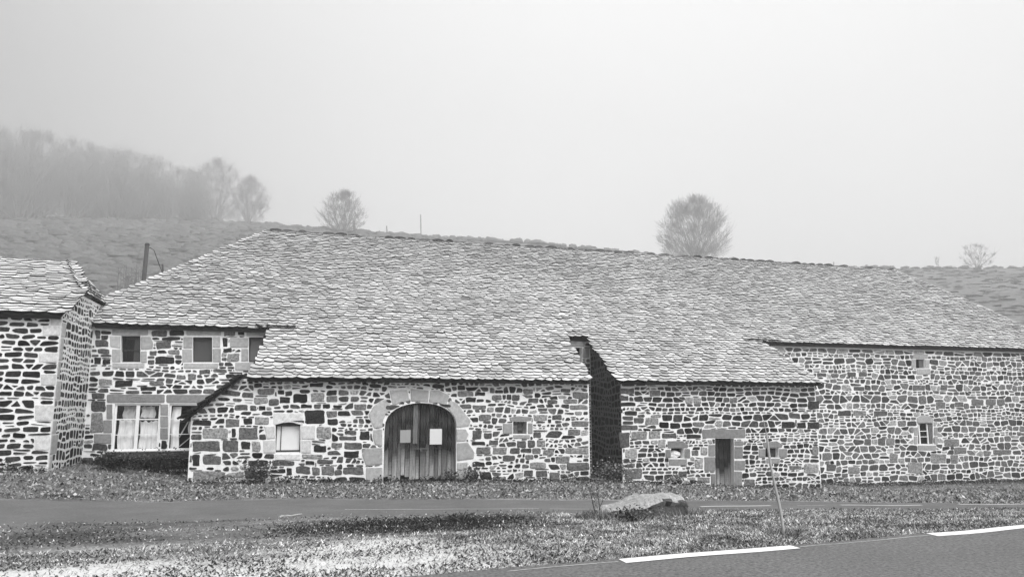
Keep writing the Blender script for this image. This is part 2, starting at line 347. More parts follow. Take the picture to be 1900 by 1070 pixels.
def rubble(mb, outer, excl, to3, hr=(.1, .22), ar=(1.2, 2.8), gap=.04, tones=(.04, .25), split=.15, wavy=.05, light=.12, depth=.02, mi=1, seed=0, sq=1.7, vj=.08):
    "roughly coursed rubble: a stretched Voronoi pattern whose joints are all mortar"
    random.seed(seed)
    xs = [p[0] for p in outer]; ys = [p[1] for p in outer]; x0, x1, y0, y1 = min(xs), max(xs), min(ys), max(ys)
    EX = [(P, min(p[0] for p in P), max(p[0] for p in P), min(p[1] for p in P), max(p[1] for p in P)) for P in excl]
    ys_ = [y0-.05]
    while ys_[-1] < y1+.1: ys_.append(ys_[-1]+random.uniform(*hr)*random.choice((.7, 1, 1, 1, 1.35)))
    def Bd(r, x): return ys_[r]+wavy*1.4*noise.noise(Vector((x*.7, r*.35, seed)))+.30*hr[0]*noise.noise(Vector((x*2.3, r*7.1, seed+.5)))
    def free(x, y):
        for P, a, b, c, d in EX:
            if a < x < b and c < y < d and inpoly(x, y, P): return False
        return inpoly(x, y, outer)
    S = []; row_of = []
    for r in range(len(ys_)-1):
        h = ys_[r+1]-ys_[r]; x = x0-random.uniform(0, .3)
        while x < x1+.1:
            w = max(h, hr[0])*random.uniform(*ar)*random.choice((.55, 1, 1, 1, 1.25)); xm = x+w*.5; lo, hi = Bd(r, xm), Bd(r+1, xm); cy = (lo+hi)/2; hh = hi-lo
            if random.random() < split and hh > .12: k = random.uniform(.2, .3); c_ = [(xm, cy-hh*k), (xm+random.uniform(-.1, .1)*w, cy+hh*k)]
            elif random.random() < .13: c_ = [(x+w*.3, cy), (x+w*.82, cy+random.choice((-.27, .27))*hh)]+([(x+w*.82, cy)] if 0 else [])
            else: c_ = [(xm, cy+random.uniform(-vj, vj)*hh)]
            for p in c_:
                for dy in (0, .36*hh, -.36*hh):
                    if free(p[0], p[1]+dy): S.append((p[0], p[1]+dy)); row_of.append(r); break
            x += w
    g = {}; cs = hr[1]*ar[1]*.8
    for i, p in enumerate(S): g.setdefault((int(p[0]/cs), row_of[i]), []).append(i)
    co = 1 if area(outer) > 0 else -1
    for i, p in enumerate(S):
        r = cs*1.3; gg = gap*random.uniform(.65, 1.45)*.5
        C = [(p[0]-r, p[1]-r*.6), (p[0]+r, p[1]-r*.6), (p[0]+r, p[1]+r*.6), (p[0]-r, p[1]+r*.6)]
        kx, ky = int(p[0]/cs), row_of[i]; nb = []
        for dx in (-2, -1, 0, 1, 2): nb += g.get((kx+dx, ky), [])
        for rr, sg in ((ky, -1), (ky+1, 1)):
            yb = Bd(rr, p[0]); sl_ = (Bd(rr, p[0]+.08)-Bd(rr, p[0]-.08))/.16+random.uniform(-.05, .05); l = hypot(sl_, 1)
            C = clip(C, p[0]+sg*sl_/l*gg*-1*-1*0, yb-sg*gg, -sl_/l*sg, sg/l)
            if len(C) < 3: break
        if len(C) < 3: continue
        for q in nb:
            if q == i: continue
            q = S[q]; nx, ny = (q[0]-p[0]), (q[1]-p[1])*sq*sq; l = hypot(nx, ny)
            if l < 1e-6: continue
            nx /= l; ny /= l; C = clip(C, (p[0]+q[0])/2-nx*gg, (p[1]+q[1])/2-ny*gg, nx, ny)
            if len(C) < 3: break
        if len(C) < 3: continue
        for k in range(len(outer)):
            a, b = outer[k], outer[(k+1) % len(outer)]; ex, ey = b[0]-a[0], b[1]-a[1]; l = hypot(ex, ey); nx, ny = ey/l*co, -ex/l*co
            C = clip(C, a[0], a[1], nx, ny)
            if len(C) < 3: break
        if len(C) < 3: continue
        bx0, bx1, by0, by1 = min(c[0] for c in C), max(c[0] for c in C), min(c[1] for c in C), max(c[1] for c in C)
        for P, a, b, c, d in EX:
            if bx0 > b+gap*.5 or bx1 < a-gap*.5 or by0 > d+gap*.5 or by1 < c-gap*.5: continue
            o = 1 if area(P) > 0 else -1; best = None; n = len(P)
            for k in range(n):
                u, v = P[k], P[(k+1) % n]; ex, ey = v[0]-u[0], v[1]-u[1]; l = hypot(ex, ey)
                if l < 1e-5: continue
                nx, ny = ey/l*o, -ex/l*o
                if (p[0]-u[0])*nx+(p[1]-u[1])*ny <= 0: continue
                Q = clip(C, u[0]+nx*gap*.45, u[1]+ny*gap*.45, -nx, -ny)
                if len(Q) >= 3 and (best is None or abs(area(Q)) > abs(area(best))): best = Q
            C = best if best else []
            if len(C) < 3: break
            bx0, bx1, by0, by1 = min(c[0] for c in C), max(c[0] for c in C), min(c[1] for c in C), max(c[1] for c in C)
        if len(C) < 3 or abs(area(C)) < .0016 or min(bx1-bx0, by1-by0) < .03: continue
        m = [C[0]]
        for c in C[1:]:
            if hypot(c[0]-m[-1][0], c[1]-m[-1][1]) > .012: m.append(c)
        if len(m) < 3: continue
        J = min(.014, (by1-by0)*.09); O = []
        for k in range(len(m)):
            a, b = m[k], m[(k+1) % len(m)]; O.append((a[0]+random.uniform(-J, J)*.6, a[1]+random.uniform(-J, J)*.6))
            if hypot(b[0]-a[0], b[1]-a[1]) > .12: O.append(((a[0]+b[0])/2+random.uniform(-J, J), (a[1]+b[1])/2+random.uniform(-J, J)))
        O = chaikin(O, .30)
        if (bx1-bx0) > .16: O = chaikin(O, .25)
        t = random.uniform(*tones) if random.random() > light else random.uniform(.26, .42)
        if random.random() < .22: t *= .4
        add_stone(mb, O, to3, random.uniform(.5, 1.9)*depth, mi, t)
def wall_body(mb, outer, holes, to3, thick=.5, mi=0, dark=2, recess=.28, back=True):
    "mortar face with real openings: reveals go back to an unlit room behind"
    loops = [[Vector((x, y, 0)) for x, y in outer]]+[[Vector((x, y, 0)) for x, y in h] for h in holes]
    flat = [p for l in loops for p in l]; tri = geometry.tessellate_polygon(loops)
    b = len(mb.v); mb.v.extend([tuple(to3(p.x, p.y, 0)) for p in flat])
    for t in tri: mb.f.append((b+t[0], b+t[1], b+t[2])); mb.m.append(mi); mb.t.append(.5)
    mb.grid([[to3(x, y, 0) for x, y in outer], [to3(x, y, -thick) for x, y in outer]], mi, .5, True)
    if back: mb.face([to3(x, y, -thick) for x, y in outer], mi, .5) if not holes else None
    for h in holes:
        mb.grid([[to3(x, y, 0) for x, y in h], [to3(x, y, -recess) for x, y in h]], mi, .5, True)
        cx = sum(p[0] for p in h)/len(h); cy = sum(p[1] for p in h)/len(h); k = 1.02
        H = [(cx+(x-cx)*k, cy+(y-cy)*k) for x, y in h]
        mb.grid([[to3(x, y, -recess) for x, y in H], [to3(x, y, -recess-.7) for x, y in H]], dark, .5, True)
        mb.face([to3(x, y, -recess-.7) for x, y in H], dark, .5)
def pxr(o, s):
    "maps coordinates read off an enlarged crop of the photo back to photo pixels"
    return lambda x, y: (o[0]+x/s, o[1]+y/s)
def rect(a, b, c, d): return [(a, d), (c, d), (c, b), (a, b)]
M_alley_shade = mat('shaded_mortar', .16, scale=2.2, amt=.3, fine=.1, bump=.6, bscale=26)  # darker mortar copy: the alley's shade is put into the colour
WM = [M_mortar, M_stone, M_dark, M_granite, M_alley_shade]

YF, YM, YW, XW = 25.25, 28.1, 24.5, -6.5        # annexe front, main wall front, wing front, wing side wall
def plane(Y): return lambda s, t, d: Vector((s, Y-d, t))
def planeXp(Xc): return lambda s, t, d: Vector((Xc+d, s, t))     # faces +X
def planeXn(Xc): return lambda s, t, d: Vector((Xc-d, s, t))     # faces -X
def toplane(Y, q, P): r = []; [r.append((lambda p: (p.x, p.z))(onY(*q(x, y), Y))) for x, y in P]; return r
def traced(mb, Y, q, items, to3, mi=1, depth=.025):
    out = []
    for it in items:
        P = toplane(Y, q, rect(*it[:4])) ; O = poly_outline(P, .018); add_stone(mb, O, to3, depth*random.uniform(.7, 1.3), mi, it[4]); out.append(P)
    return out
def dressed(Y, q, polys, to3, tone=.34, depth=.03):
    mb = MB(); out = []
    for P in polys:
        P = rect(*P) if not hasattr(P[0], '__len__') else P
        W = toplane(Y, q, P); add_stone(mb, poly_outline(W, .006), to3, depth, 0, tone*random.uniform(.85, 1.2), True); out.append(W)
    return mb, out
D_, K_, G_, L_ = .03, .10, .17, .36

farm = empty('stone_farmhouse', (14, 28, 0), 'long low stone barn with a huge lichened slate roof sweeping down over two front annexes', 'farmhouse')
z2, z3, z4, z5 = pxr((340, 600), 3.344), pxr((660, 690), 3.654), pxr((1040, 590), 3.242), pxr((1380, 560), 2.973)
zu, zw, zb, zg = pxr((160, 580), 3.822), pxr((480, 760), 10.7), pxr((180, 720), 6.69), pxr((1040, 620), 3.82)

def sur(parent, Y, q, polys, to3, tone=.34, arch=0):
    "each dressed stone round an opening is a mesh of its own: lintel, jamb, sill or voussoir"
    out = [toplane(Y, q, rect(*P) if not hasattr(P[0], '__len__') else P) for P in polys]
    zz = [sum(p[1] for p in P)/len(P) for P in out]; zm = (max(zz)+min(zz))/2
    for i, P in enumerate(out):
        mb = MB(); add_stone(mb, poly_outline(P, .006), to3, .03, 0, tone*random.uniform(.85, 1.2), True); a, b, c, d = bounds(P)
        nm = 'voussoir' if i < arch else ('lintel' if (b-a) > 1.3*(d-c) and zz[i] > zm+.8*(max(zz)-zm) else ('sill' if (b-a) > 1.3*(d-c) and zz[i] < zm-.8*(zm-min(zz)) and not arch else 'jamb'))
        mb.build(nm, M_granite, parent)
    return out
def bounds(P): return min(p[0] for p in P), max(p[0] for p in P), min(p[1] for p in P), max(p[1] for p in P)
def part(name, parent, label=None, loc=None):
    o = bpy.data.objects.new(name, None); sc.collection.objects.link(o); o.empty_display_size = .1; parent_to(o, parent)
    if label: o['label'] = label
    return o

# ---- annexe with the arched doorway
to = plane(YF)
dx0, dx1 = onY(711, 890, YF).x, onY(846, 890, YF).x; dtop = onY(778, 747, YF).z; spring = onY(712, 800, YF).z
arch = []; dc = (dx0+dx1)/2; hw = (dx1-dx0)/2
for i in range(17):
    a = pi-pi*i/16; arch.append((dc+hw*cos(a)*1.0, spring+(dtop-spring)*(abs(sin(a))**.72)))
door_h = [(dx1, -.25), (dx1, spring-.3)]+arch[::-1]+[(dx0, spring-.3), (dx0, -.25)]
w1 = toplane(YF, zw, [(335, 855), (828, 855), (828, 292), (720, 258), (590, 245), (460, 258), (335, 292)])
w2 = toplane(YF, z3, rect(1067, 335, 1160, 418))
A1 = [(-2.88, -.3), (10.45, -.6), (10.45, 3.38), (-1.5, 3.38), (-2.9, 2.17)]
mb = MB()
# the doorway is a notch in the outline, so the outline itself walks round it
A1n = [(-2.88, -.3), (dx0, -.3)]+[p for p in door_h[::-1]][1:-1]+[(dx1, -.3), (10.45, -.6), (10.45, 3.38), (-1.5, 3.38), (-2.9, 2.17)]
loops = A1n
wall_body(mb, A1n, [w1, w2], to, thick=.45)
win1 = part('window', farm, 'segmental arched window closed by a pale panel'); 
s1 = sur(win1, YF, zw, [[(295, 60), (885, 60), (885, 290), (830, 292), (715, 257), (590, 243), (460, 257), (350, 290), (295, 290)], [(115, 330), (320, 315), (325, 560), (170, 575)], (95, 598, 330, 850), (850, 310, 1120, 575), (850, 600, 1040, 850), (320, 880, 830, 990)], to, .58)
win2 = part('window', farm, 'small square window closed by dark planks')
s2 = sur(win2, YF, z3, [[(1042, 308), (1100, 297), (1195, 305), (1190, 328), (1045, 330)], (998, 348, 1062, 415), (1168, 345, 1198, 415), (1068, 425, 1180, 448)], to, .3)
bdoor = part('double_door', farm, 'round headed double barn door of weathered planks with two notices')
s3 = sur(bdoor, YF, z3, [[(205, 180), (250, 235), (205, 285), (186, 320), (180, 375), (125, 380), (85, 290), (120, 230)], [(230, 122), (350, 120), (368, 194), (300, 205), (252, 230)],
    [(372, 112), (495, 125), (492, 202), (430, 197), (374, 196)], [(505, 125), (560, 122), (635, 158), (612, 228), (560, 208), (497, 203)],
    [(640, 188), (690, 215), (780, 330), (770, 365), (684, 375), (674, 315), (655, 280), (614, 236)], [(120, 390), (180, 385), (180, 500), (130, 490), (115, 430)],
    [(60, 520), (181, 510), (181, 622), (70, 632), (42, 560)], (70, 645, 182, 745), [(684, 385), (745, 385), (765, 420), (745, 465), (684, 470)],
    [(686, 480), (760, 475), (805, 545), (800, 585), (686, 600)], [(688, 612), (760, 608), (755, 650), (735, 730), (690, 735)]], to, .40, 5)
t1 = traced(mb, YF, z2, [(755, 535, 880, 620, D_), (890, 540, 955, 580, G_), (895, 592, 960, 628, D_), (680, 435, 770, 490, .02), (792, 428, 875, 485, .28), (890, 450, 958, 485, G_), (598, 455, 662, 492, D_),
    (460, 403, 565, 440, G_), (440, 458, 525, 497, .3), (320, 503, 400, 538, K_), (415, 508, 455, 540, K_), (470, 510, 512, 536, D_), (262, 590, 350, 638, G_), (372, 588, 430, 625, D_),
    (445, 578, 535, 625, .3), (120, 648, 275, 710, .3), (340, 643, 465, 720, .14), (300, 650, 325, 705, D_), (58, 603, 175, 632, D_), (58, 725, 228, 792, .12), (245, 725, 343, 792, .12), (358, 732, 415, 780, D_),
    (425, 730, 480, 795, .3), (58, 812, 105, 880, D_), (122, 818, 235, 872, .12), (58, 918, 260, 975, .24), (400, 848, 530, 882, D_), (550, 850, 690, 880, K_), (735, 808, 865, 838, .3),
    (830, 842, 930, 870, K_), (760, 850, 815, 875, D_), (700, 885, 790, 930, K_), (800, 890, 850, 940, G_), (860, 885, 935, 940, G_), (640, 895, 675, 940, D_), (990, 892, 1120, 935, .12), (998, 735, 1110, 780, .12),
    (810, 755, 890, 795, D_), (825, 640, 920, 712, .3), (965, 700, 1075, 725, K_), (1000, 665, 1075, 688, K_), (1095, 668, 1158, 720, D_), (920, 740, 985, 768, G_), (995, 790, 1090, 830, D_), (1060, 500, 1135, 535, G_),
    (1108, 775, 1160, 800, .3), (500, 640, 505, 642, K_), (440, 372, 490, 395, D_), (785, 370, 868, 392, D_), (585, 412, 628, 438, D_), (730, 500, 800, 522, D_), (812, 500, 855, 525, K_), (866, 500, 912, 525, D_), (930, 505, 985, 520, D_)], to)
t1 += traced(mb, YF, z3, [(1205, 288, 1300, 330, .32), (835, 288, 918, 325, G_), (1330, 292, 1397, 325, K_), (1472, 135, 1578, 178, G_), (1135, 115, 1200, 150, G_), (922, 155, 990, 190, G_), (1060, 155, 1110, 192, K_),
    (1168, 180, 1240, 208, K_), (1300, 190, 1368, 217, K_), (1235, 243, 1298, 265, K_), (1460, 333, 1578, 370, G_), (1440, 385, 1522, 425, G_), (1430, 612, 1585, 665, .13), (1180, 612, 1290, 650, .26), (1312, 680, 1385, 735, .15),
    (1355, 570, 1450, 620, .2), (790, 395, 855, 455, K_), (868, 410, 925, 448, K_), (818, 505, 915, 552, G_), (930, 510, 1025, 555, .22), (1048, 515, 1112, 552, K_), (1195, 515, 1255, 552, G_), (1270, 525, 1345, 562, .2),
    (1420, 515, 1580, 555, .26), (790, 608, 877, 642, D_), (785, 470, 880, 495, D_), (1092, 462, 1155, 512, K_), (1165, 462, 1215, 512, K_), (1228, 460, 1285, 508, .26), (905, 460, 967, 495, K_), (1205, 405, 1255, 445, K_),
    (1140, 665, 1200, 705, K_), (1222, 668, 1298, 708, K_), (930, 705, 1020, 740, .22), (995, 565, 1080, 600, K_), (1150, 560, 1205, 592, G_), (690, 130, 800, 165, .2), (808, 135, 878, 162, D_), (690, 92, 742, 120, D_),
    (745, 172, 815, 203, D_), (1405, 185, 1505, 212, .2), (1450, 222, 1575, 255, .22), (790, 220, 885, 250, G_), (92, 82, 172, 105, D_), (520, 85, 600, 108, D_), (1390, 112, 1455, 138, K_), (945, 120, 998, 142, D_)], to)
ex1 = [w1, w2, door_h]+s1+s2+s3+t1
A1s = [(-2.86, -.1), (10.40, -.35), (10.40, 3.34), (-1.6, 3.34), (-2.86, 2.25)]
rubble(mb, A1s, ex1, to, hr=(.13, .22), ar=(1.1, 2.2), gap=.048, tones=(.02, .14), light=.13, wavy=.1, seed=3, sq=2.0)
# right flank of the annexe, into the alley, and left flank
tx = planeXp(10.454)
wall_body(mb, [(YF+.01, -.6), (YM, -.6), (YM, 5.15), (YF+.01, 3.38)], [], tx, thick=.3)
rubble(mb, [(YF+.05, -.4), (YM, -.4), (YM, 5.1), (YF+.05, 3.3)], [], tx, hr=(.1, .2), gap=.04, tones=(.04, .14), seed=4)
wall_body(mb, [(YF+.01, -.3), (YM, -.3), (YM, 2.17), (YF+.01, 2.17)], [], planeXn(-2.884), thick=.3)
mb.build('annexe_wall', WM, farm)

# barn door leaves
def plank_leaf(x0, x1, yb, topf, zb_, n, parent, name='leaf', tone0=.09, bleach=.8):
    mb = MB(); xs = [x0+(x1-x0)*(i+(random.uniform(-.28, .28) if 0 < i < n else 0))/n for i in range(n+1)]
    for i in range(n):
        a, b = xs[i]+.008, xs[i+1]-.008; dz = random.uniform(0, .22) if random.random() < .5 else 0; yo = random.uniform(-.008, .008); base = tone0*random.uniform(.55, 1.5)
        xm = (a+b)/2; za, zc = topf(a), topf(b); nseg = 24; bl_ = random.uniform(.24, .5)
        z0_ = zb_+dz
        for k in range(nseg):
            f0, f1 = k/nseg, (k+1)/nseg
            la, lc = z0_+(za-z0_)*f0, z0_+(zc-z0_)*f0; ha, hc = z0_+(za-z0_)*f1, z0_+(zc-z0_)*f1
            t = base*(1+bleach*3.0*max(0, (bl_-f0)/bl_)**.7) if f0 < bl_ else base*(1+1.5*noise.noise(Vector((xm*19, f0*6, 2))))
            mb.face([(a, yb+yo, la), (b, yb+yo, lc), (b, yb+yo, hc), (a, yb+yo, ha)], 0, t)
        mb.face([(a, yb+yo, z0_), (a, yb+yo+.03, z0_), (a, yb+yo+.03, za), (a, yb+yo, za)], 0, base*.6); mb.face([(b, yb+yo, z0_), (b, yb+yo, zc), (b, yb+yo+.03, zc), (b, yb+yo+.03, z0_)], 0, base*.6)
        mb.face([(a, yb+yo, z0_), (b, yb+yo, z0_), (b, yb+yo+.03, z0_), (a, yb+yo+.03, z0_)], 0, base*.6)
    # ledges behind
    for f in (.2, .55, .8): z = zb_+(topf(xs[n//2])-zb_)*f; mb.box((x0+.02, yb+.04, z-.07), (x1-.02, yb+.075, z+.07), 0, .05)
    return mb.build(name, M_wood, parent)
def archtop(x):
    c = max(-1, min(1, (x-dc)/hw)); s = sqrt(max(0, 1-c*c)); return spring+(dtop-spring)*(s**.72)-.015 if s > 0 else spring
gz = T(dc, YF)
plank_leaf(dx0+.01, dc-.01, YF+.2, archtop, gz+.06, 8, bdoor, tone0=.035, bleach=2.6)
plank_leaf(dc+.01, dx1-.01, YF+.2, archtop, gz+.06, 8, bdoor, tone0=.03, bleach=2.6)
mb = MB()
cvx = onY(774, 760, YF+.17).x
mb.box((cvx-.13, YF+.155, gz+1.25), (cvx+.02, YF+.185, archtop(cvx)-.04), 0, .16); mb.build('cover_strip', M_wood, bdoor)
mb = MB(); p = onY(781, 832, YF+.17)
mb.box((p.x-.2, YF+.14, p.z-.02), (p.x+.24, YF+.19, p.z+.02)); mb.tube([(p.x+.12, YF+.15, p.z), (p.x+.12, YF+.08, p.z), (p.x+.12, YF+.08, p.z-.12)], .012)
mb.box((p.x-.04, YF+.12, p.z-.09), (p.x+.04, YF+.16, p.z+.03)); mb.build('latch', M_iron, bdoor)
for (a, b, c, d), tn_, lab in (((742, 797, 762, 821), .34, 'faded grey notice on the left leaf'), ((797, 795, 820, 824), .68, 'pale blank notice on the right leaf')):
    p, q = onY(a, d, YF+.18), onY(c, b, YF+.18); mb = MB(); mb.box((p.x, YF+.165, p.z), (q.x, YF+.18, q.z), 0, tn_); mb.build('notice', M_panel, bdoor, label=lab)
# pale panel window
a, b, c, d = bounds(w1); yb = YF+.16
mb = MB(); mb.box((a, yb, c), (a+.05, yb+.06, d)); mb.box((b-.04, yb, c), (b, yb+.06, d)); mb.box((a+.05, yb, c), (b-.04, yb+.06, c+.09)); mb.box((a+.05, yb, d-.13), (b-.04, yb+.06, d))
mb.box((a+.17, yb-.01, c+.09), (a+.195, yb+.05, d-.13)); mb.build('frame', M_woodd, win1)
mb = MB(); mb.box((a+.05, yb+.03, c+.09), (b-.04, yb+.045, d-.13), 0, .74); mb.build('panel', M_panel, win1)
mb = MB(); mb.box((a+.02, yb-.08, c), (b-.02, yb-.005, c+.03), 0, .6); mb.build('sill_board', M_panel, win1)
a, b, c, d = bounds(w2); plank_leaf(a+.005, b-.005, YF+.12, lambda x: d, c, 3, win2, 'shutter', .1, .2)

# ---- second annexe with the plank door
w3 = toplane(YF, z4, rect(930, 722, 1043, 1040)); w4 = toplane(YF, z4, rect(665, 782, 742, 842)); w5 = toplane(YF, z4, rect(1233, 780, 1312, 838))
mb = MB()
A2n = [(11.72, -.8), (w3[0][0], -1.0), (w3[3][0], w3[3][1]), (w3[2][0], w3[2][1]), (w3[1][0], -1.0), (20.25, -1.1), (20.25, 3.34), (11.72, 3.34)]
wall_body(mb, A2n, [w4, w5], to, thick=.45)
hole1 = part('window', farm, 'small low opening left of the plank door'); hole2 = part('window', farm, 'small dark opening right of the plank door'); pdoor = part('door', farm, 'narrow dark plank door bleached at the foot')
s4 = sur(hole1, YF, z4, [[(643, 738), (735, 738), (770, 765), (765, 778), (645, 780)], (632, 790, 662, 838), (745, 785, 778, 840), (652, 846, 760, 882)], to, .24)
s5 = sur(hole2, YF, z4, [[(1215, 748), (1300, 738), (1335, 760), (1330, 777), (1222, 777)], (1192, 785, 1231, 835), (1315, 785, 1362, 835), (1238, 842, 1318, 870)], to, .27)
s6 = sur(pdoor, YF, z4, [(852, 668, 1112, 718), (1046, 738, 1097, 765), (1046, 772, 1095, 842), (1046, 855, 1108, 912), (1046, 920, 1090, 1015), (890, 760, 928, 828), (865, 834, 929, 918), (905, 935, 929, 1018)], to, .22)
t2 = traced(mb, YF, z4, [(356, 420, 443, 455, .14), (352, 465, 410, 495, K_), (352, 507, 452, 528, D_), (365, 642, 465, 672, .1), (352, 685, 415, 778, .1), (388, 787, 462, 842, .38), (384, 905, 490, 965, .16), (535, 435, 600, 470, G_),
    (425, 680, 520, 725, .26), (532, 680, 600, 722, .3), (610, 690, 698, 722, K_), (757, 698, 845, 722, D_), (588, 730, 632, 780, .36), (1330, 620, 1410, 660, .03), (1422, 625, 1475, 662, .03), (1485, 625, 1555, 665, .04),
    (1488, 500, 1555, 548, .05), (750, 478, 795, 515, .32), (800, 478, 845, 512, .32), (1018, 478, 1062, 510, G_), (510, 600, 590, 640, .28), (808, 845, 858, 905, .34), (788, 795, 830, 825, G_), (842, 775, 882, 825, .34),
    (708, 918, 760, 958, K_), (822, 955, 898, 990, .22), (1105, 965, 1170, 1012, .15), (1375, 885, 1450, 910, G_), (1465, 875, 1552, 930, .36), (1515, 770, 1552, 825, .24), (352, 545, 372, 570, D_), (385, 560, 460, 585, D_), (440, 598, 502, 630, K_)], to)
rubble(mb, [(11.76, -.75), (20.2, -1.05), (20.2, 3.30), (11.76, 3.30)], [w3, w4, w5]+s4+s5+s6+t2, to, hr=(.13, .20), ar=(1.2, 2.4), gap=.040, tones=(.02, .11), light=.12, wavy=.05, seed=8, sq=2.4, split=.08)
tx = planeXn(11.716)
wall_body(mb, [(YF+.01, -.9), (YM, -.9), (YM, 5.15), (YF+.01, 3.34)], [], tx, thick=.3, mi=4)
rubble(mb, [(YF+.05, -.6), (YM-.02, -.6), (YM-.02, 5.05), (YF+.05, 3.25)], [], tx, hr=(.18, .28), depth=.004, ar=(.9, 1.4), gap=.06, tones=(.01, .035), light=.0, wavy=.1, seed=9, sq=1.2)  # near-black tones paint the alley's shade into these stones
wall_body(mb, [(YF+.01, -1.2), (YM, -1.2), (YM, 5.15), (YF+.01, 3.34)], [], planeXp(20.254), thick=.3)
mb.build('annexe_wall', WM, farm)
a, b, c, d = bounds(w3); plank_leaf(a+.005, b-.005, YF+.22, lambda x: d-.01, T((a+b)/2, YF)-.02, 5, pdoor, tone0=.018, bleach=5.)
a, b, c, d = bounds(w5); mb = MB(); mb.box((a+.35*(b-a)+.05, YF+.2, c), (b, YF+.24, d), 0, .05); mb.build('shutter', M_wood, hole2)

# ---- main wall: left bay with the shop windows, strip in the alley, long right bay
to = plane(YM)
u1, u2 = toplane(YM, zu, rect(247, 162, 384, 350)), toplane(YM, zu, rect(755, 172, 893, 350)); u3 = toplane(YM, zu, rect(1153, 172, 1290, 350))
b1 = toplane(YM, zb, rect(190, 190, 778, 775)); xl = onY(*zb(200, 500), YM).x; xr_ = onY(*zb(772, 500), YM).x; zt, zbm = onY(*zb(480, 192), YM).z, onY(*zb(480, 775), YM).z
b1 = [(xl, zbm), (xr_, zbm), (xr_, zt), (xl, zt)]; xl2 = onY(*zb(880, 500), YM).x; b2 = [(xl2, zbm), (xl2+1.75, zbm), (xl2+1.75, zt), (xl2, zt)]
zc0 = zbm-.28; cel = [(xl-.1, .35), (-2.95, .35), (-2.95, zc0), (xl-.1, zc0)]
mb = MB(); LB = [(XW+.0, -.2), (0.5, -.2), (0.5, 5.25), (XW, 5.25)]
wall_body(mb, LB, [u1, u2, u3, b1, b2, cel], to, thick=.5)
U1 = part('window', farm, 'small upper window with a half open dark casement'); U2 = part('window', farm, 'small upper window closed by a grey board'); U3 = part('window', farm, 'small upper window cut off by the annexe roof')
W1 = part('window', farm, 'wide white framed window with ragged curtains'); W2 = part('window', farm, 'white framed window with broken panes and leaning boards')
s7 = sur(U1, YM, zu, [(182, 118, 440, 158), [(168, 168), (243, 168), (243, 250), (172, 240)], (185, 258, 244, 348), [(388, 170), (455, 170), (475, 215), (470, 255), (388, 260)], (388, 272, 430, 352), (185, 356, 415, 388)], to, .4)
s8 = sur(U2, YM, zu, [(710, 110, 958, 160), (690, 172, 752, 250), (682, 258, 750, 348), (898, 172, 950, 245), (897, 254, 955, 348), (692, 358, 935, 393)], to, .38)
s9 = sur(U3, YM, zu, [(1135, 128, 1400, 166), (1020, 178, 1148, 245), (1100, 255, 1148, 342), (1055, 352, 1300, 408)], to, .36)
s10 = sur(W1, YM, zu, [(145, 578, 558, 636), (145, 648, 186, 752), (122, 760, 182, 850), (55, 857, 178, 925), (527, 648, 581, 725), (526, 732, 580, 808), (525, 815, 578, 895)], to, .26)
s11 = sur(W2, YM, zu, [(566, 580, 1050, 636)], to, .26)
t3 = traced(mb, YM, zu, [(460, 128, 572, 168, K_), (590, 125, 695, 163, D_), (535, 177, 668, 192, D_), (468, 177, 520, 190, D_), (497, 205, 600, 255, K_), (490, 310, 625, 362, D_), (448, 270, 500, 302, K_), (580, 265, 665, 295, .2),
    (975, 130, 1057, 165, G_), (1075, 128, 1122, 160, .02), (968, 178, 1005, 240, D_), (972, 252, 1033, 280, D_), (1000, 290, 1087, 342, .26), (203, 478, 328, 525, D_), (90, 470, 185, 515, .26), (383, 525, 495, 552, D_),
    (448, 488, 552, 515, G_), (62, 195, 155, 240, K_), (80, 258, 165, 292, K_), (55, 315, 105, 365, D_), (115, 330, 172, 365, D_), (66, 125, 100, 188, K_), (990, 435, 1090, 465, D_), (800, 405, 880, 435, K_), (900, 400, 998, 425, K_),
    (720, 435, 780, 475, G_), (640, 440, 705, 472, G_), (35, 625, 138, 700, .08), (30, 708, 118, 850, .22), (38, 568, 132, 608, .08), (45, 930, 150, 975, .06), (530, 905, 572, 965, .02)], to)
rubble(mb, [(XW+.03, 0), (.4, 0), (.4, 5.2), (XW+.03, 5.2)], [u1, u2, u3, b1, b2, cel]+s7+s8+s9+s10+s11+t3, to, hr=(.12, .19), ar=(1.3, 2.6), gap=.045, tones=(.02, .11), light=.1, wavy=.06, seed=12, sq=2.2)
gw = toplane(YM, zg, rect(60, 92, 152, 200))
wall_body(mb, [(10.45, -.5), (11.72, -.5), (11.72, 5.1), (10.45, 5.1)], [gw], to, thick=.5)
GW = part('window', farm, 'dark square opening under the eaves above the alley')
s12 = sur(GW, YM, zg, [(20, 52, 170, 85), (155, 100, 200, 165), (130, 208, 170, 235)], to, .3)
rubble(mb, [(10.47, -.4), (11.70, -.4), (11.70, 5.05), (10.47, 5.05)], [gw]+s12, to, hr=(.1, .2), gap=.04, tones=(.03, .1), light=.02, seed=14)
r1, r2 = toplane(YM, z5, rect(950, 315, 998, 365)), toplane(YM, z5, [(962, 783), (1045, 783), (1043, 668), (960, 668)])
wall_body(mb, [(20.25, -1.6), (37.5, -1.6), (37.5, 5.12), (20.25, 5.12)], [r1, r2], to, thick=.5)
R1 = part('window', farm, 'tiny square window under the eaves of the right bay'); R2 = part('window', farm, 'slim window with grey shutter and pale bars')
s13 = sur(R1, YM, z5, [(935, 288, 1015, 311), (925, 316, 948, 362), (1000, 318, 1022, 362), (955, 368, 1028, 398)], to, .36)
s14 = sur(R2, YM, z5, [[(952, 640), (975, 625), (1015, 625), (1044, 642), (1044, 666), (955, 666)], (960, 790, 1060, 815), (940, 690, 958, 735), (938, 740, 957, 782), (1049, 690, 1068, 735), (1051, 740, 1068, 782)], to, .33)
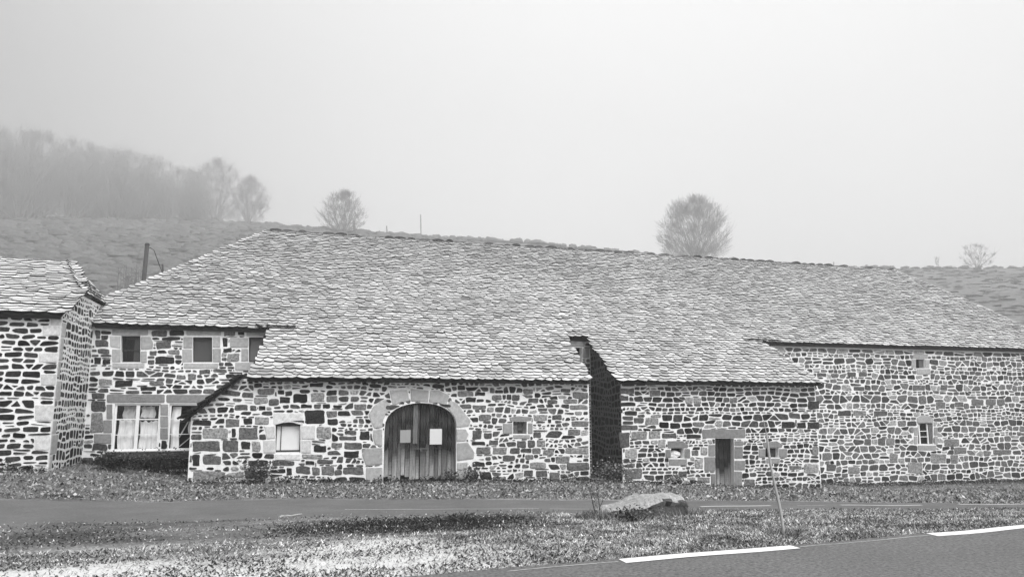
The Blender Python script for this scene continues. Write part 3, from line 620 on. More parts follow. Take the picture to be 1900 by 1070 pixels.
t4 = traced(mb, YM, z5, [(1255, 535, 1322, 570, .16), (1335, 535, 1390, 568, .16), (1397, 535, 1440, 568, .16), (1085, 455, 1122, 488, .13), (932, 458, 1000, 487, .14), (1060, 552, 1112, 585, .16), (520, 598, 592, 628, .07), (603, 598, 675, 625, .22),
    (717, 600, 792, 628, .1), (665, 755, 703, 790, .12), (740, 752, 780, 788, .12), (785, 752, 832, 788, .22), (1105, 755, 1188, 795, .2), (1160, 800, 1228, 838, .18), (605, 465, 665, 490, .1), (1030, 835, 1115, 890, .26), (1140, 842, 1182, 890, .2),
    (805, 835, 850, 885, .22), (570, 385, 618, 410, .1), (635, 388, 680, 412, .12), (402, 390, 455, 412, .1), (1375, 815, 1475, 838, .15), (1165, 550, 1212, 580, .14), (455, 895, 508, 930, .12), (575, 908, 640, 945, .24), (905, 885, 985, 945, .28)], to)
rubble(mb, [(20.5, -1.45), (37.4, -1.45), (37.4, 5.05), (20.5, 5.05)], [r1, r2]+s13+s14+t4, to, hr=(.20, .32), ar=(1.0, 2.0), gap=.046, tones=(.05, .20), light=.14, wavy=.06, seed=17, sq=1.9, split=.2)
mb.build('wall', WM, farm)

# eaves beams, shop sill
def wframe(parent, P, yb, fr=.05, bars=(), mull=(), material=M_woodd, name='frame'):
    a, b, c, d = bounds(P); mb = MB()
    mb.box((a, yb, c), (a+fr, yb+.06, d)); mb.box((b-fr, yb, c), (b, yb+.06, d)); mb.box((a+fr, yb, c), (b-fr, yb+.06, c+fr)); mb.box((a+fr, yb, d-fr), (b-fr, yb+.06, d))
    for m_ in mull: x = a+(b-a)*m_[0]; mb.box((x-m_[1]/2, yb-.012, c+fr), (x+m_[1]/2, yb+.05, d-fr))
    for h_ in bars: z = c+(d-c)*h_[0]; mb.box((a+fr, yb+.004, z-h_[1]/2), (b-fr, yb+.045, z+h_[1]/2))
    return mb.build(name, material, parent)
def pane(parent, P, yb, fr=.05):
    a, b, c, d = bounds(P); mb = MB(); mb.face([(a+fr, yb, c+fr), (b-fr, yb, c+fr), (b-fr, yb, d-fr), (a+fr, yb, d-fr)]); return mb.build('pane', M_glass, parent)
wframe(U1, u1, YM+.2, .04, [(.45, .03)]); pane(U1, u1, YM+.24, .04)
a, b, c, d = bounds(u1); mb = MB(); mb.box((a+.6*(b-a), YM+.25, c+.05), (b-.05, YM+.27, d-.12), 0, .05); mb.build('blind', M_panel, U1)
wframe(U2, u2, YM+.18, .06); a, b, c, d = bounds(u2); mb = MB(); mb.box((a+.06, YM+.2, c+.06), (b-.06, YM+.22, d-.06), 0, .07); mb.build('board', M_panel, U2)
wframe(U3, u3, YM+.18, .05); a, b, c, d = bounds(u3); mb = MB(); mb.box((a+.06, YM+.22, c+.06), (b-.06, YM+.24, d-.06), 0, .14); mb.build('board', M_panel, U3)
a, b, c, d = bounds(r1); mb = MB(); mb.box((a+.55*(b-a), YM+.1, c+.01), (b-.01, YM+.14, d-.01), 0, .13); mb.build('shutter', M_wood, R1)
a, b, c, d = bounds(r2); mb = MB()
for f in (.22, .72): x = a+(b-a)*f; mb.box((x-.035, YM+.08, c+.02), (x+.035, YM+.12, d-.04))
for f in (.35, .62): z = c+(d-c)*f; mb.box((a+(b-a)*.22+.035, YM+.085, z-.015), (a+(b-a)*.72-.035, YM+.115, z+.015))
mb.build('frame', M_white, R2); pane(R2, r2, YM+.13, .02)
mb = MB(); mb.box((b-.24*(b-a), YM+.05, c+.01), (b-.01, YM+.078, d-.05), 0, .13); mb.build('shutter', M_wood, R2)
# shop windows
wframe(W1, b1, YM+.07, .06, [(.666, .04), (.34, .022)], [(.5, .11)], M_white); pane(W1, b1, YM+.13)
wframe(W2, b2, YM+.07, .06, [(.666, .022), (.34, .022)], [(.52, .08)], M_white)
def curtain(parent, x0, x1, z0, z1, yb, tone, amp=.03, fr=24, ragged=0.):
    mb = MB(); n = int((x1-x0)*46); rows = []; k = 8
    for j in range(k+1):
        r = []
        for i in range(n+1):
            x = x0+(x1-x0)*i/n; zt_ = z1-ragged*abs(noise.noise(Vector((x*6, 3, z1))))
            zb2 = z0+ragged*.6*abs(noise.noise(Vector((x*7, 8, z0)))); z = zb2+(zt_-zb2)*j/k
            r.append((x+.02*sin(j*.8+x*3), yb+amp*sin(x*fr+.6*sin(j*.7))+amp*.5*sin(x*fr*2.3+1), z))
        rows.append(r)
    mb.grid(rows, 0, tone); return mb.build('curtain', M_cloth, parent, smooth=True)
a, b, c, d = bounds(b1); mid = (a+b)/2; h = d-c
curtain(W1, a+.12, mid-.08, c+.05, c+h*.65, YM+.24, .8, ragged=.05); curtain(W1, a+.22, mid-.07, c+h*.67, d-.08, YM+.26, .5)
curtain(W1, mid+.07, b-.08, c+.05, c+h*.64, YM+.24, .8, ragged=.18); curtain(W1, mid+.07, b-.2, c+h*.69, d-.07, YM+.26, .62, ragged=.1)
a, b, c, d = bounds(b2); curtain(W2, a+.06, a+.34, c+.05, d-.1, YM+.25, .8, fr=14); 
curtain(W2, a+.62, a+.92, c+h*.35, c+h*.72, YM+.22, .75, fr=9)
mb = MB()
for p, q, wd in (((a+.38, c+.12), (a+.85, c+.55), .2), ((a+.35, c+.42), (a+.62, c+.98), .2)):
    mb.beam((p[0], YM+.26, p[1]), (q[0], YM+.22, q[1]), .025, wd, 0, .5, (0, 1, 0))
mb.build('fallen_board', M_cloth, W2)
mb = MB(); mb.beam((a+.42, YM+.03, c+h*.64), (a+1.3, YM+.0, c+h*1.05), .03, .16, 0, .6, (0, 1, 0)); mb.build('leaning_board', M_cloth, W2)
mb = MB(); mb.box((xl-.15, YM-.12, zbm-.25), (-2.92, YM+.02, zbm-.03)); mb.build('sill_beam', M_woodd, farm)
mb = MB(); mb.box((xl-.15, YM-.13, zbm-.028), (-2.92, YM+.03, zbm-.005)); mb.build('sill_ledge', M_stick, farm)
# worn oval carved on the lintel
mb = MB(); oc = onY(*zb(500, 132), YM); pts = []
for i in range(29):
    a = 2*pi*i/28; pts.append((oc.x+.27*cos(a), YM-.036, oc.z+.075*sin(a)))
mb.tube(pts, .011, 5)
for i in range(7):
    x = oc.x-.2+i*.066+random.uniform(-.01, .01); k = random.uniform(.02, .045)
    mb.beam((x, YM-.034, oc.z-k), (x+random.uniform(-.015, .02), YM-.034, oc.z+k), .012, .012, 0, .5, (0, 1, 0)); mb.beam((x, YM-.034, oc.z+k*random.uniform(-.6, .8)), (x+.04, YM-.034, oc.z+k*random.uniform(-.6, .8)), .01, .01, 0, .5, (0, 1, 0))
for o in [mb.build('carved_oval', mat('carved_granite', .3, amt=.2), W1)]: pass

# ------------------------------------------------------------------ slate roofs
def slates(mb, O, S, U, N, sL, sR, tmax, exp=(.25, .29), wid=(.34, .56), tones=(.56, .86), thick=.052, seed=0, t0=0., jl=.12):
    "courses of scalloped stone slates; O origin at the eave, S along, U up the slope, N out of it"
    random.seed(seed); O, S, U, N = Vector(O), Vector(S), Vector(U), Vector(N); t = t0; row = 0
    while t < tmax:
        e = exp[0]+(exp[1]-exp[0])*max(0, t)/max(tmax, 1); a, b = sL(t), sR(t); s = a-random.uniform(0, jl)-(.05 if row % 2 and jl > .1 else 0)
        while s < b-.12:
            w_ = random.uniform(*wid); w_ = min(w_, max(.25, b+.1-s)); tt = t+.10*noise.noise(Vector((s*.35, t*.8, seed)))+random.uniform(-.022, .022)-(random.uniform(.03, .07) if random.random() < .03 else 0)
            L = e*1.9 if t0 < 0 else max(.12, min(e*1.9, tmax+.1-tt)); th = thick*random.uniform(.75, 1.35); pw = random.uniform(.18, .5); sk = random.uniform(-.12, .12)
            c1, c2 = random.uniform(.3, .68)*e, random.uniform(.3, .68)*e
            if random.random() < .25: c1 *= .3
            if random.random() < .25: c2 *= .3
            out = [(0, L), (0, c1*1.1), (w_*.16, c1*.62), (w_*(.40+sk), random.uniform(0, .02)), (w_*(.58+sk), random.uniform(-.015, .02)), (w_*.84, c2*.62), (w_, c2*1.1), (w_, L)]
            g = .006; out = [(x*(1-2*g/w_)+g, y) for x, y in out]
            lift = thick*1.9; tw = random.uniform(-.006, .006)
            top, bot = [], []
            for x, y in out:
                k = 1-y/max(L, .01); hgt = .012+lift*k+tw*(x/w_-.5)*2
                P = O+S*(s+x)+U*(tt+y); top.append(P+N*(hgt+th)); bot.append(P+N*(hgt))
            n = len(out); tone = random.uniform(*tones)*(1 if random.random() > .08 else .65)*(1+.16*noise.noise(Vector((s*.22, t*.35, seed*1.7)))+.12*noise.noise(Vector((s*.9, t*1.1, 3))))
            kb = len(mb.v); mb.v.extend([tuple(p) for p in top+bot]); mb.f.append(tuple(range(kb, kb+n))); mb.m.append(0); mb.t.append(tone)
            for i in range(n-1): mb.f.append((kb+i, kb+n+i, kb+n+i+1, kb+i+1)); mb.m.append(1); mb.t.append(.1)
            s += w_*random.uniform(.97, 1.0)
        t += e; row += 1
def deck(mb, pts, N, th=.05, mi=1):
    N = Vector(N); A = [Vector(p)+N*.012 for p in pts]; B = [p-N*th for p in A]; mb.face(A, mi); mb.face(B[::-1], mi); mb.grid([A, B], mi, .5, True)
SLOPE = .6284; ca = 1/sqrt(1+SLOPE**2); U_ = Vector((0, ca, SLOPE*ca)); N_ = Vector((0, -SLOPE*ca, ca)); S_ = Vector((1, 0, 0))
YE = 27.8; ZE = 5.17; TR = (36.7-YE)/ca                     # main eave line and slope length up to the ridge
def hipL(t): y = YE+t*ca; return -7.75+(y-27.8)*(6.5/8.9)
xRr = onY(1655, 505, 36.7).x; xRe = 37.9
def hipR(t):
    k = t/TR; return xRe+(xRr-xRe)*k+.5*sin(pi*k)
mb = MB()
EX_ = .205; NR = 17; ya = YE-NR*EX_*ca; za = ZE-NR*EX_*ca*SLOPE; TA = NR*EX_; KW = dict(exp=(EX_, EX_), wid=(.25, .45), tones=(.37, .68), thick=.038)
slates(mb, (0, YE, ZE), S_, U_, N_, hipL, hipR, TR, seed=21, **KW)
# the same slope sweeps on down over the annexes
slates(mb, (0, YE, ZE), S_, U_, N_, lambda t: -.70+.5*t/TA, lambda t: 10.56+.16*t/TA, -.05, seed=23, t0=-TA, **KW)
slates(mb, (0, YE, ZE), S_, U_, N_, lambda t: 11.52+.02*t/TA, lambda t: 19.68-.7*t/TA, -.05, seed=24, t0=-TA, **KW)
Na = N_
# the main eave course runs on a little way over the annexe slope
for a_, b_ in ((-1.2, .15), (19.1, 20.6)): slates(mb, (0, YE-.02, ZE+.075), S_, U_, N_, lambda t: a_, lambda t: b_, .01, seed=26, exp=(EX_, EX_), wid=(.3, .45), tones=(.34, .7), thick=.045); deck(mb, [(a_, YE+.0, ZE+.09), (b_, YE+.0, ZE+.09), (b_, YE+.24, ZE+.09+.24*SLOPE), (a_, YE+.24, ZE+.09+.24*SLOPE)], N_, .05)
# roof decks under the slates
deck(mb, [(hipL(0)+.1, YE+.04, ZE+.025-.0), (-.9, YE+.04, ZE+.025), (-.7, YE+.5, ZE+.025+.46*SLOPE), (19.8, YE+.5, ZE+.025+.46*SLOPE), (19.9, YE+.04, ZE+.025), (xRe-.1, YE+.04, ZE+.025), (hipR(TR*.5)-.12, YE+TR*.5*ca, ZE+TR*.5*ca*SLOPE), (xRr, 36.7, ZE+TR*SLOPE*ca), (hipL(TR)+.1, 36.7, ZE+TR*SLOPE*ca)], N_)
zd = lambda y: ZE+(y-YE)*SLOPE-.012
for x0, x1, x2, x3 in ((-1.28, 10.36, 10.5, -.85), (11.55, 20.3, 19.65, 11.57)):
    deck(mb, [(x0, ya+.05, zd(ya+.05)), (x1, ya+.05, zd(ya+.05)), (x2, YE+.52, zd(YE+.52)), (x3, YE+.52, zd(YE+.52))], N_)
# back slope, hip ends (seen only from the side)
RZ = ZE+TR*SLOPE*ca; BYE = 45.6
for P in ([(hipL(TR), 36.7, RZ), (xRr, 36.7, RZ), (xRe, BYE, ZE), (-7.75, BYE, ZE)], [(-7.75, YE, ZE-.02), (hipL(TR), 36.68, RZ-.02), (-7.75, BYE, ZE)], [(xRe-.05, YE, ZE-.05), (xRe-.05, BYE, ZE-.05), (xRr-.02, 36.7, RZ-.05)]):
    mb.face(P, 0, .62)
# low lean-to slope at the annexe's left corner
sl = Vector((1.75, 0, 1.42)).normalized(); nl = Vector((-sl.z, 0, sl.x))
slates(mb, (-3.2, 24.98, 2.02), Vector((0, 1, 0)), sl, nl, lambda t: 0, lambda t: 3.1, 2.2, seed=25)
deck(mb, [(-3.17, 25.0, 2.03), (-3.17, 28.08, 2.03), (-1.42, 28.08, 3.45), (-1.42, 25.0, 3.45)], nl, .04)
roof = mb.build('roof', [M_slate, M_edge], farm)
# ridge caps
mb = MB(); x = hipL(TR)
random.seed(6)
while x < xRr+.1:
    w_ = random.uniform(.3, .62); h_ = random.uniform(.07, .14); t = random.uniform(.03, .1)
    if random.random() < .72:
        z = RZ+.06; n = 7; rows = []
        for k in range(n):
            f = k/(n-1); hh = h_*(sin(pi*(f*.84+.08))**.5); rows.append([(x+w_*f, 36.55, z-.06), (x+w_*f, 36.6, z+hh*.9), (x+w_*f, 36.78, z+hh), (x+w_*f, 36.95, z-.06)])
        mb.grid(rows, 0, t); mb.face(rows[0], 0, t); mb.face(rows[-1][::-1], 0, t)
    x += w_+random.uniform(.02, .3)
mb.box((hipL(TR)-.05, 36.6, RZ-.06), (xRr, 36.85, RZ+.065), 0, .14)
mb.build('ridge_capping', M_rock, farm)
# rafters' dark eaves board: wall plates just under the slates
mb = MB()
for x0, x1, y, z in ((XW+.1, -.9, YM-.2, ZE), (20.3, 37.6, YM-.2, ZE)): mb.box((x0, y, z-.05), (x1, y+.19, z+.02))
for x0, x1 in ((-1.3, 10.4), (11.75, 20.2)): mb.box((x0, YF-.22, za-.02), (x1, YF-.01, za+.06))
mb.build('eaves_board', M_woodd, farm)
# rear and flank walls
mb = MB(); tx = planeXp(37.5); wall_body(mb, [(YM+.01, -1.7), (45.4, -1.7), (45.4, 5.1), (YM+.01, 5.1)], [], tx, thick=.4); rubble(mb, [(YM+.1, -1.5), (45.3, -1.5), (45.3, 5.0), (YM+.1, 5.0)], [], tx, hr=(.22, .32), ar=(1.1, 2), gap=.055, tones=(.04, .16), seed=51); mb.box((-7.3, 45.0, -1.5), (37.3, 45.4, 5.1)); mb.box((-7.4, 31.2, -.5), (-7.0, 44.9, 5.1)); mb.build('rear_wall', WM, farm)

# ------------------------------------------------------------------ left wing: a house of its own
wing = empty('stone_house', (-9, 27, .5), 'smaller stone house at the left edge with pale quoins and hipped slate roof', 'house')
qz = pxr((0, 560), 3.145)
mb = MB(); to = plane(YW); XL = -12.5
wall_body(mb, [(XL, -.2), (XW-.003, -.2), (XW-.003, 5.18), (XL, 5.18)], [], to, thick=.5)
qs = []
for it in ((296, 85, 362, 135), (250, 140, 368, 195), (305, 205, 372, 292), (228, 297, 352, 350), (288, 358, 366, 415), (240, 421, 355, 485), (275, 492, 325, 592), (205, 600, 309, 692), (275, 700, 309, 772), (203, 780, 304, 862), (245, 868, 300, 945), (200, 960, 300, 985)):
    P = toplane(YW, qz, rect(*it)); P = [(min(x, XW-.0), z) for x, z in P]; xm = max(p[0] for p in P); 
    if it[2] > 295: P = [(XW-.005 if x > XW-.25 else x, z) for x, z in P]
    add_stone(mb, poly_outline(P, .006), to, .02, 3, random.uniform(.5, .66), True); qs.append(P)
rubble(mb, [(XL, 0), (XW-.02, 0), (XW-.02, 5.14), (XL, 5.14)], qs, to, hr=(.15, .20), ar=(1.7, 2.9), gap=.048, tones=(.015, .06), light=.02, split=.04, wavy=.03, seed=31, sq=2.0, vj=.03)
tx = planeXp(XW)
A_ = Vector((-6.42, 26.3, 6.05))
side = [(YW+.012, -.2), (31.5, -.2), (31.5, 6.0), (A_.y, 6.02), (YW+.012, 5.18)]
wall_body(mb, side, [], tx, thick=.5)
qs = []
for (a, b, c, d) in ((24.52, 4.55, 24.95, 4.95), (24.52, 3.85, 24.85, 4.5), (24.52, 2.7, 25.0, 3.25), (24.52, 1.75, 24.9, 2.1), (24.52, 1.15, 25.15, 1.7), (24.52, .75, 24.8, 1.1), (24.52, .3, 25.1, .72), (24.52, 3.4, 24.75, 3.8)):
    P = rect(a, d, c, b); P = [(a, b), (c, b), (c, d), (a, d)]; add_stone(mb, poly_outline(P, .006), tx, .02, 3, random.uniform(.4, .55), True); qs.append(P)
rubble(mb, [(YW+.06, 0), (31, 0), (31, 5.95), (A_.y, 5.95), (YW+.06, 5.12)], qs, tx, hr=(.17, .24), depth=.004, ar=(1.0, 1.7), gap=.062, tones=(.02, .06), light=.02, wavy=.06, seed=33, sq=1.3)
mb.build('wall', WM, wing)
mb = MB(); sw = .5; cw = 1/sqrt(1+sw*sw); Uw = Vector((0, cw, sw*cw)); Nw = Vector((0, -sw*cw, cw)); yw0 = YW-.32; zw0 = 5.10
ry = 28.95; rz = zw0+(ry-yw0)*sw; Rn = onY(133, 487, ry); Rn.z = rz; TW = (ry-yw0)/cw
tA = (26.2-yw0)/cw; XWe = XW+.12
A_ = Vector((XWe, 26.2, zw0+(26.2-yw0)*sw))
slates(mb, (0, yw0, zw0), S_, Uw, Nw, lambda t: -13, lambda t: XWe if t < tA else XWe+(Rn.x-XWe)*(t-tA)/(TW-tA), TW, seed=41, exp=(.22, .23), wid=(.34, .60), tones=(.5, .80), thick=.034)
deck(mb, [(-13, yw0+.04, zw0+.02), (XWe-.06, yw0+.04, zw0+.02), (XWe-.06, 26.2, A_.z-.01), (Rn.x-.05, ry, rz-.01), (-13, ry, rz-.01)], Nw)
E_ = Vector((XWe, 30.6, A_.z-.02)); B_ = Vector((-7.0, 30.9, 6.75))
# side hip: eave from A_ to E_, top edge from the ridge end down to B_
Sv = (E_-A_).normalized(); Pn = Sv.cross(Rn-A_); Pn = -Pn if Pn.z < 0 else Pn; Pn.normalize(); Uv = Pn.cross(Sv).normalized(); Uv = -Uv if Uv.z < 0 else Uv
tR = (Rn-A_).dot(Uv); sRn = (Rn-A_).dot(Sv); Ls = (E_-A_).length
slates(mb, A_-Pn*.06+Sv*.03, Sv, Uv, Pn, lambda t: sRn*t/tR, lambda t: Ls+(sRn-Ls)*(t/tR), tR, seed=42, exp=(.2, .2), wid=(.25, .4), thick=.024, jl=.01)
deck(mb, [A_, E_, Rn], Pn, .05)
slates(mb, (-6.95, 29.35, 6.12), (1, 0, 0), Vector((0, .93, .36)), Vector((0, -.36, .93)), lambda t: 0, lambda t: .95, .75, seed=43, exp=(.2, .2), wid=(.3, .45), thick=.03)
mb.face([Rn, Vector((-13, ry, rz)), Vector((-13, 33, 5.1)), Vector((-7, 33, 5.1))], 0, .6); mb.face([Rn, Vector((-7, 33, 5.1)), E_], 0, .6)
mb.build('roof', [M_slate, M_edge], wing)
mb = MB(); x = -12.8
while x < Rn.x-.2:
    w_ = random.uniform(.4, .7); mb.box((x, ry-.12, rz+.0), (min(x+w_, Rn.x), ry+.14, rz+random.uniform(.06, .1)), 0, random.uniform(.2, .5)); x += w_+.02
mb.build('ridge_capping', M_rock, wing)
mb = MB(); mb.box((XL, YW-.18, zw0-.06), (XW-.02, YW-.02, zw0+.02)); mb.build('eaves_board', M_woodd, wing)

# ------------------------------------------------------------------ things in front
# leaning marker pole
b0 = onG(1455, 995); Yp = b0.y; tp, tq = onY(1421, 803, Yp), onY(1417, 780, Yp)
mb = MB(); pts = [b0+(tp-b0)*(i/10)+Vector((.012*sin(i*.7), 0, 0)) for i in range(11)]; pts[0].z -= .15; rads = [.021-.0006*i for i in range(11)]
mb.tube(pts, rads, 8); mb.tube([pts[-1], tq], [.006, .004], 6)
tag(mb.build('marker_pole', M_stick), 'thin pale snow marker pole leaning to the left in the roadside grass', 'pole')
# boulder
bl, br = onG(1122, 958), onG(1283, 957); L = (br-bl).length; bc = (bl+br)/2; mb = MB(); rows = []; ns, nr = 26, 22
zt_ = [(0, .05), (.1, .13), (.2, .17), (.35, .27), (.5, .36), (.65, .42), (.78, .45), (.84, .40), (.88, .43), (.95, .42), (1, .30)]
for i in range(ns+1):
    f = i/ns; hgt = np.interp(f, [a for a, _ in zt_], [b for _, b in zt_])*L/1.75; dep = .42*sin(pi*min(.93, max(.08, f*.9+.06)))**.5
    r = []
    for j in range(nr):
        a = 2*pi*j/nr; cx, cz = cos(a), sin(a)
        y = -dep*(abs(cx)**.6)*(1 if cx > 0 else -1); z = hgt*(abs(cz)**.55) if cz > 0 else -.12
        if cx > 0 and 0 < cz < .5 and f > .3: y *= .72
        q = Vector((f*L, y, z)); n = noise.fractal(q*2.6, 1, 2, 3)*.045+noise.noise(q*9)*.018
        y += n*1.2; z += n*.8*(cz > 0)
        r.append((bl.x+f*(br.x-bl.x)+.02*noise.noise(q*5), bl.y+f*(br.y-bl.y)+y+.25, bc.z+z))
    rows.append(r)
k0 = len(mb.f); mb.grid(rows, 0, .42, True)
for i_, f_ in enumerate(mb.f):   # upward faces paler, flanks darker: light and shade put into the tone
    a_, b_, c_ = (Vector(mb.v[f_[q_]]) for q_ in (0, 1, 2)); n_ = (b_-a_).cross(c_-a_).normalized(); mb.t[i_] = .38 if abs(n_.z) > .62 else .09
if True: pass; mb.face(rows[0][::-1], 0, .3); mb.face(rows[-1], 0, .2)
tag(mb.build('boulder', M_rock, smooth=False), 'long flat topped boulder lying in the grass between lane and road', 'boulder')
# saplings by the boulder
def twigs(name, base, stems, label, cat='sapling', group=None):
    mb = MB()
    for (du, dv, r) in stems:
        p = Vector(base)+Vector((random.uniform(-.04, .04), random.uniform(-.04, .04), -.03)); q = p+Vector((du, random.uniform(-.05, .05), dv)); n = 7; pts = []
        for i in range(n+1):
            k = i/n; pts.append(p.lerp(q, k)+Vector((.03*sin(k*5+du*9), .02*sin(k*4), 0))*k)
        mb.tube(pts, [r*(1-.7*i/n) for i in range(n+1)], 5)
        for i in (2, 3, 4, 5, 6): 
            o_ = pts[i]; sgn = random.choice((-1, 1)); e = o_+Vector((sgn*random.uniform(.05, .14), random.uniform(-.05, .05), random.uniform(.06, .16))); mb.tube([o_, e], [r*.4, r*.15], 4)
    return tag(mb.build(name, M_twig), label, cat, group)
twigs('bare_sapling', onG(1110, 957), [(-.18, .58, .011), (-.02, .52, .010), (.12, .30, .007), (-.1, .3, .006)], 'dark leafless sapling with forked stems at the boulder left end', 'sapling')
# crumpled white cloth in the low window opening
a, b, c, d = bounds(w4); rows = []; mb = MB()
for i in range(9):
    r = []
    for j in range(12):
        th, ph = pi*i/8, 2*pi*j/12; q = Vector((sin(th)*cos(ph), sin(th)*sin(ph), cos(th))); k = 1+.35*noise.noise(q*2.4)+.15*noise.noise(q*6)
        r.append(((a+b)/2+q.x*(b-a)*.42*k, YF+.2+q.y*.14*k, c+.005+max(0, (d-c)*.36*(1+q.z*k))))
    rows.append(r)
mb.grid(rows, 0, .78, True); tag(mb.build('white_cloth', M_cloth), 'crumpled white cloth stuffed into the small opening left of the plank door', 'cloth')
# sticks on the ground
for (u0, v0, u1_, v1_, r, m_, lab) in ((518, 961, 560, 956, .02, M_stick, 'short pale stick lying at the edge of the lane'), (88, 921, 155, 925, .03, M_twig, 'long dark stick lying at the far edge of the lane on the left')):
    p, q = onG(u0, v0), onG(u1_, v1_); p.z = T(p.x, p.y)+r; q.z = T(q.x, q.y)+r; n = 6; mb = MB()
    mb.tube([p.lerp(q, i/n)+Vector((0, .03*sin(i*1.3), .01*abs(sin(i)))) for i in range(n+1)], [r*(1-.08*i) for i in range(n+1)], 6); tag(mb.build('fallen_stick', m_), lab, 'stick')
p = onG(848, 966); mb = MB()
for i in range(16):
    a = random.uniform(0, 2*pi); L_2 = random.uniform(.1, .3); q = p+Vector((random.uniform(-.2, .2), random.uniform(-.12, .12), .02)); mb.tube([q, q+Vector((cos(a)*L_2*.6, sin(a)*L_2*.3, random.uniform(.02, .1))), q+Vector((cos(a)*L_2, sin(a)*L_2*.5, random.uniform(0, .14)))], [.018, .013, .005], 5)
tag(mb.build('fallen_branch', M_twig), 'small dark heap of broken branches on the verge in front of the barn door', 'branch')

# ------------------------------------------------------------------ grass, litter and weeds
def in_road(x, y):
    return y < road_edge(x)+.1
def blades(n, xy, ln, wd, tones, lean=1., name='grass', label='', cat='grass', material=M_leaf, leafy=False):
    V = np.zeros((n*3, 3), np.float32); tn = np.zeros(n, np.float32)
    for i in range(n):
        x, y = xy[i]; z = T(x, y)+.004; a = random.uniform(0, 2*pi); l = random.uniform(*ln); w_ = random.uniform(*wd); tl = random.uniform(.55, 1.45)*min(1.05, lean)
        dx, dy = cos(a), sin(a); hx, hz = sin(tl)*l, cos(tl)*l
        b = random.uniform(0, 2*pi); px, py = cos(b)*w_/2, sin(b)*w_/2; z0 = z+(random.uniform(0, leafy) if leafy else 0)
        V[i*3] = (x-px, y-py, z0); V[i*3+1] = (x+px, y+py, z0+(random.uniform(-.3, .3)*w_ if leafy else 0)); V[i*3+2] = (x+dx*hx, y+dy*hx, z0+abs(hz))
        tn[i] = random.uniform(*tones)*random.choice((.3, 1, 1, 1.6))*(1+.9*noise.noise(Vector((x*1.6, y*2.6, 12)))+.5*noise.noise(Vector((x*6, y*8, 2))))
    o = np_mesh(name, V, np.arange(n*3).reshape(-1, 3), tn, material); tag(o, label, cat, kind='stuff'); return o
def leaves(name, pts, size, tones, label, cat, spread_z):
    "leaf shaped quads with a fold, many to a clump"
    n = len(pts); V = np.zeros((n*4, 3), np.float32); tn = np.zeros(n, np.float32)
    for i, (x, y, z) in enumerate(pts):
        a = random.uniform(0, 2*pi); t = random.uniform(-.5, 1.1); l = random.uniform(*size); w_ = l*random.uniform(.22, .5)
        d = Vector((cos(a)*cos(t), sin(a)*cos(t), sin(t))); s = d.cross(Vector((random.uniform(-.4, .4), random.uniform(-.4, .4), 1))).normalized(); p = Vector((x, y, z))
        V[i*4:i*4+4] = [p, p+d*l*.5+s*w_, p+d*l, p+d*l*.5-s*w_]; tn[i] = random.uniform(*tones)*random.choice((.5, 1, 1.4))
    o = np_mesh(name, V, np.arange(n*4).reshape(-1, 4), tn, M_leaf); return o
random.seed(77)
def verge_pts(n, y0, y1, dens):
    out = []
    while len(out) < n:
        y = y0/(1-random.random()*(1-y0/y1)); x = random.uniform(-.42*y-1, 1.35*y+1)
        if in_road(x, y) or lane_near(x)+(.9 if x < 5 else .25)*random.random()**2.2 < y < lane_far(x)+.05: continue
        if y > 24.3 and x > -6.3: continue
        if random.random() > dens(x, y): continue
        out.append((x, y))
    return out
def d_near(x, y):
    k = .75+.5*noise.noise(Vector((x*.6, y*.9, 3)))
    grit = max(0, min(1, (10.6-y)/1.5))*max(0, min(1, (4.4-x)/3.2)); k *= 1-.85*grit
    if 10.6 < y < 16.5 and x < 4.2: k *= .10+.5*max(0, noise.noise(Vector((x*.4, y*2.5, 6))))*2
    return k
blades(130000, verge_pts(130000, 6.2, 16.8, d_near), (.015, .055), (.010, .026), (.05, .62), name='verge_grass', label='short rough winter grass on the verge between lane and road', lean=1.35)
blades(16000, verge_pts(16000, 6.2, 15.5, lambda x, y: .8*(noise.noise(Vector((x*.5, y*1.4, 8))) > -.05)), (.02, .05), (.02, .04), (.02, .09), name='leaf_litter', label='dark fallen leaves scattered over the verge', cat='leaf litter', lean=1.5)
# longer grass round the boulder, pole and sapling
tf = []
for c_, n_, rr in (((bl+br)/2, 2600, 1.05), (bl, 900, .4), (b0, 350, .22)):
    for _ in range(n_): a = random.uniform(0, 2*pi); q = random.uniform(.55, 1.15) if rr > 1 else random.random(); tf.append((c_.x+cos(a)*rr*q, c_.y+.22*(rr > 1)+sin(a)*rr*q*(.5 if rr > 1 else 1)))
blades(len(tf), tf, (.05, .15), (.008, .018), (.03, .35), name='long_grass', label='longer tufts of grass round the boulder and the pole foot', lean=.7)
# dark leaf patch
pp = []
while len(pp) < 9000:
    u, v = random.gauss(765, 90), random.gauss(973, 7)
    if abs(u-760) < 190 and 958 < v < 988: pp.append((u, v))
c0 = onG(760, 972); pts = []
for u, v in pp: pts.append((c0.x+(u-760)*.0112, c0.y-(v-972)*.075))
blades(9000, pts, (.02, .05), (.02, .045), (.008, .05), name='dark_leaf_patch', label='patch of dark wet leaves on the verge in front of the barn', cat='leaf litter', lean=1.2)
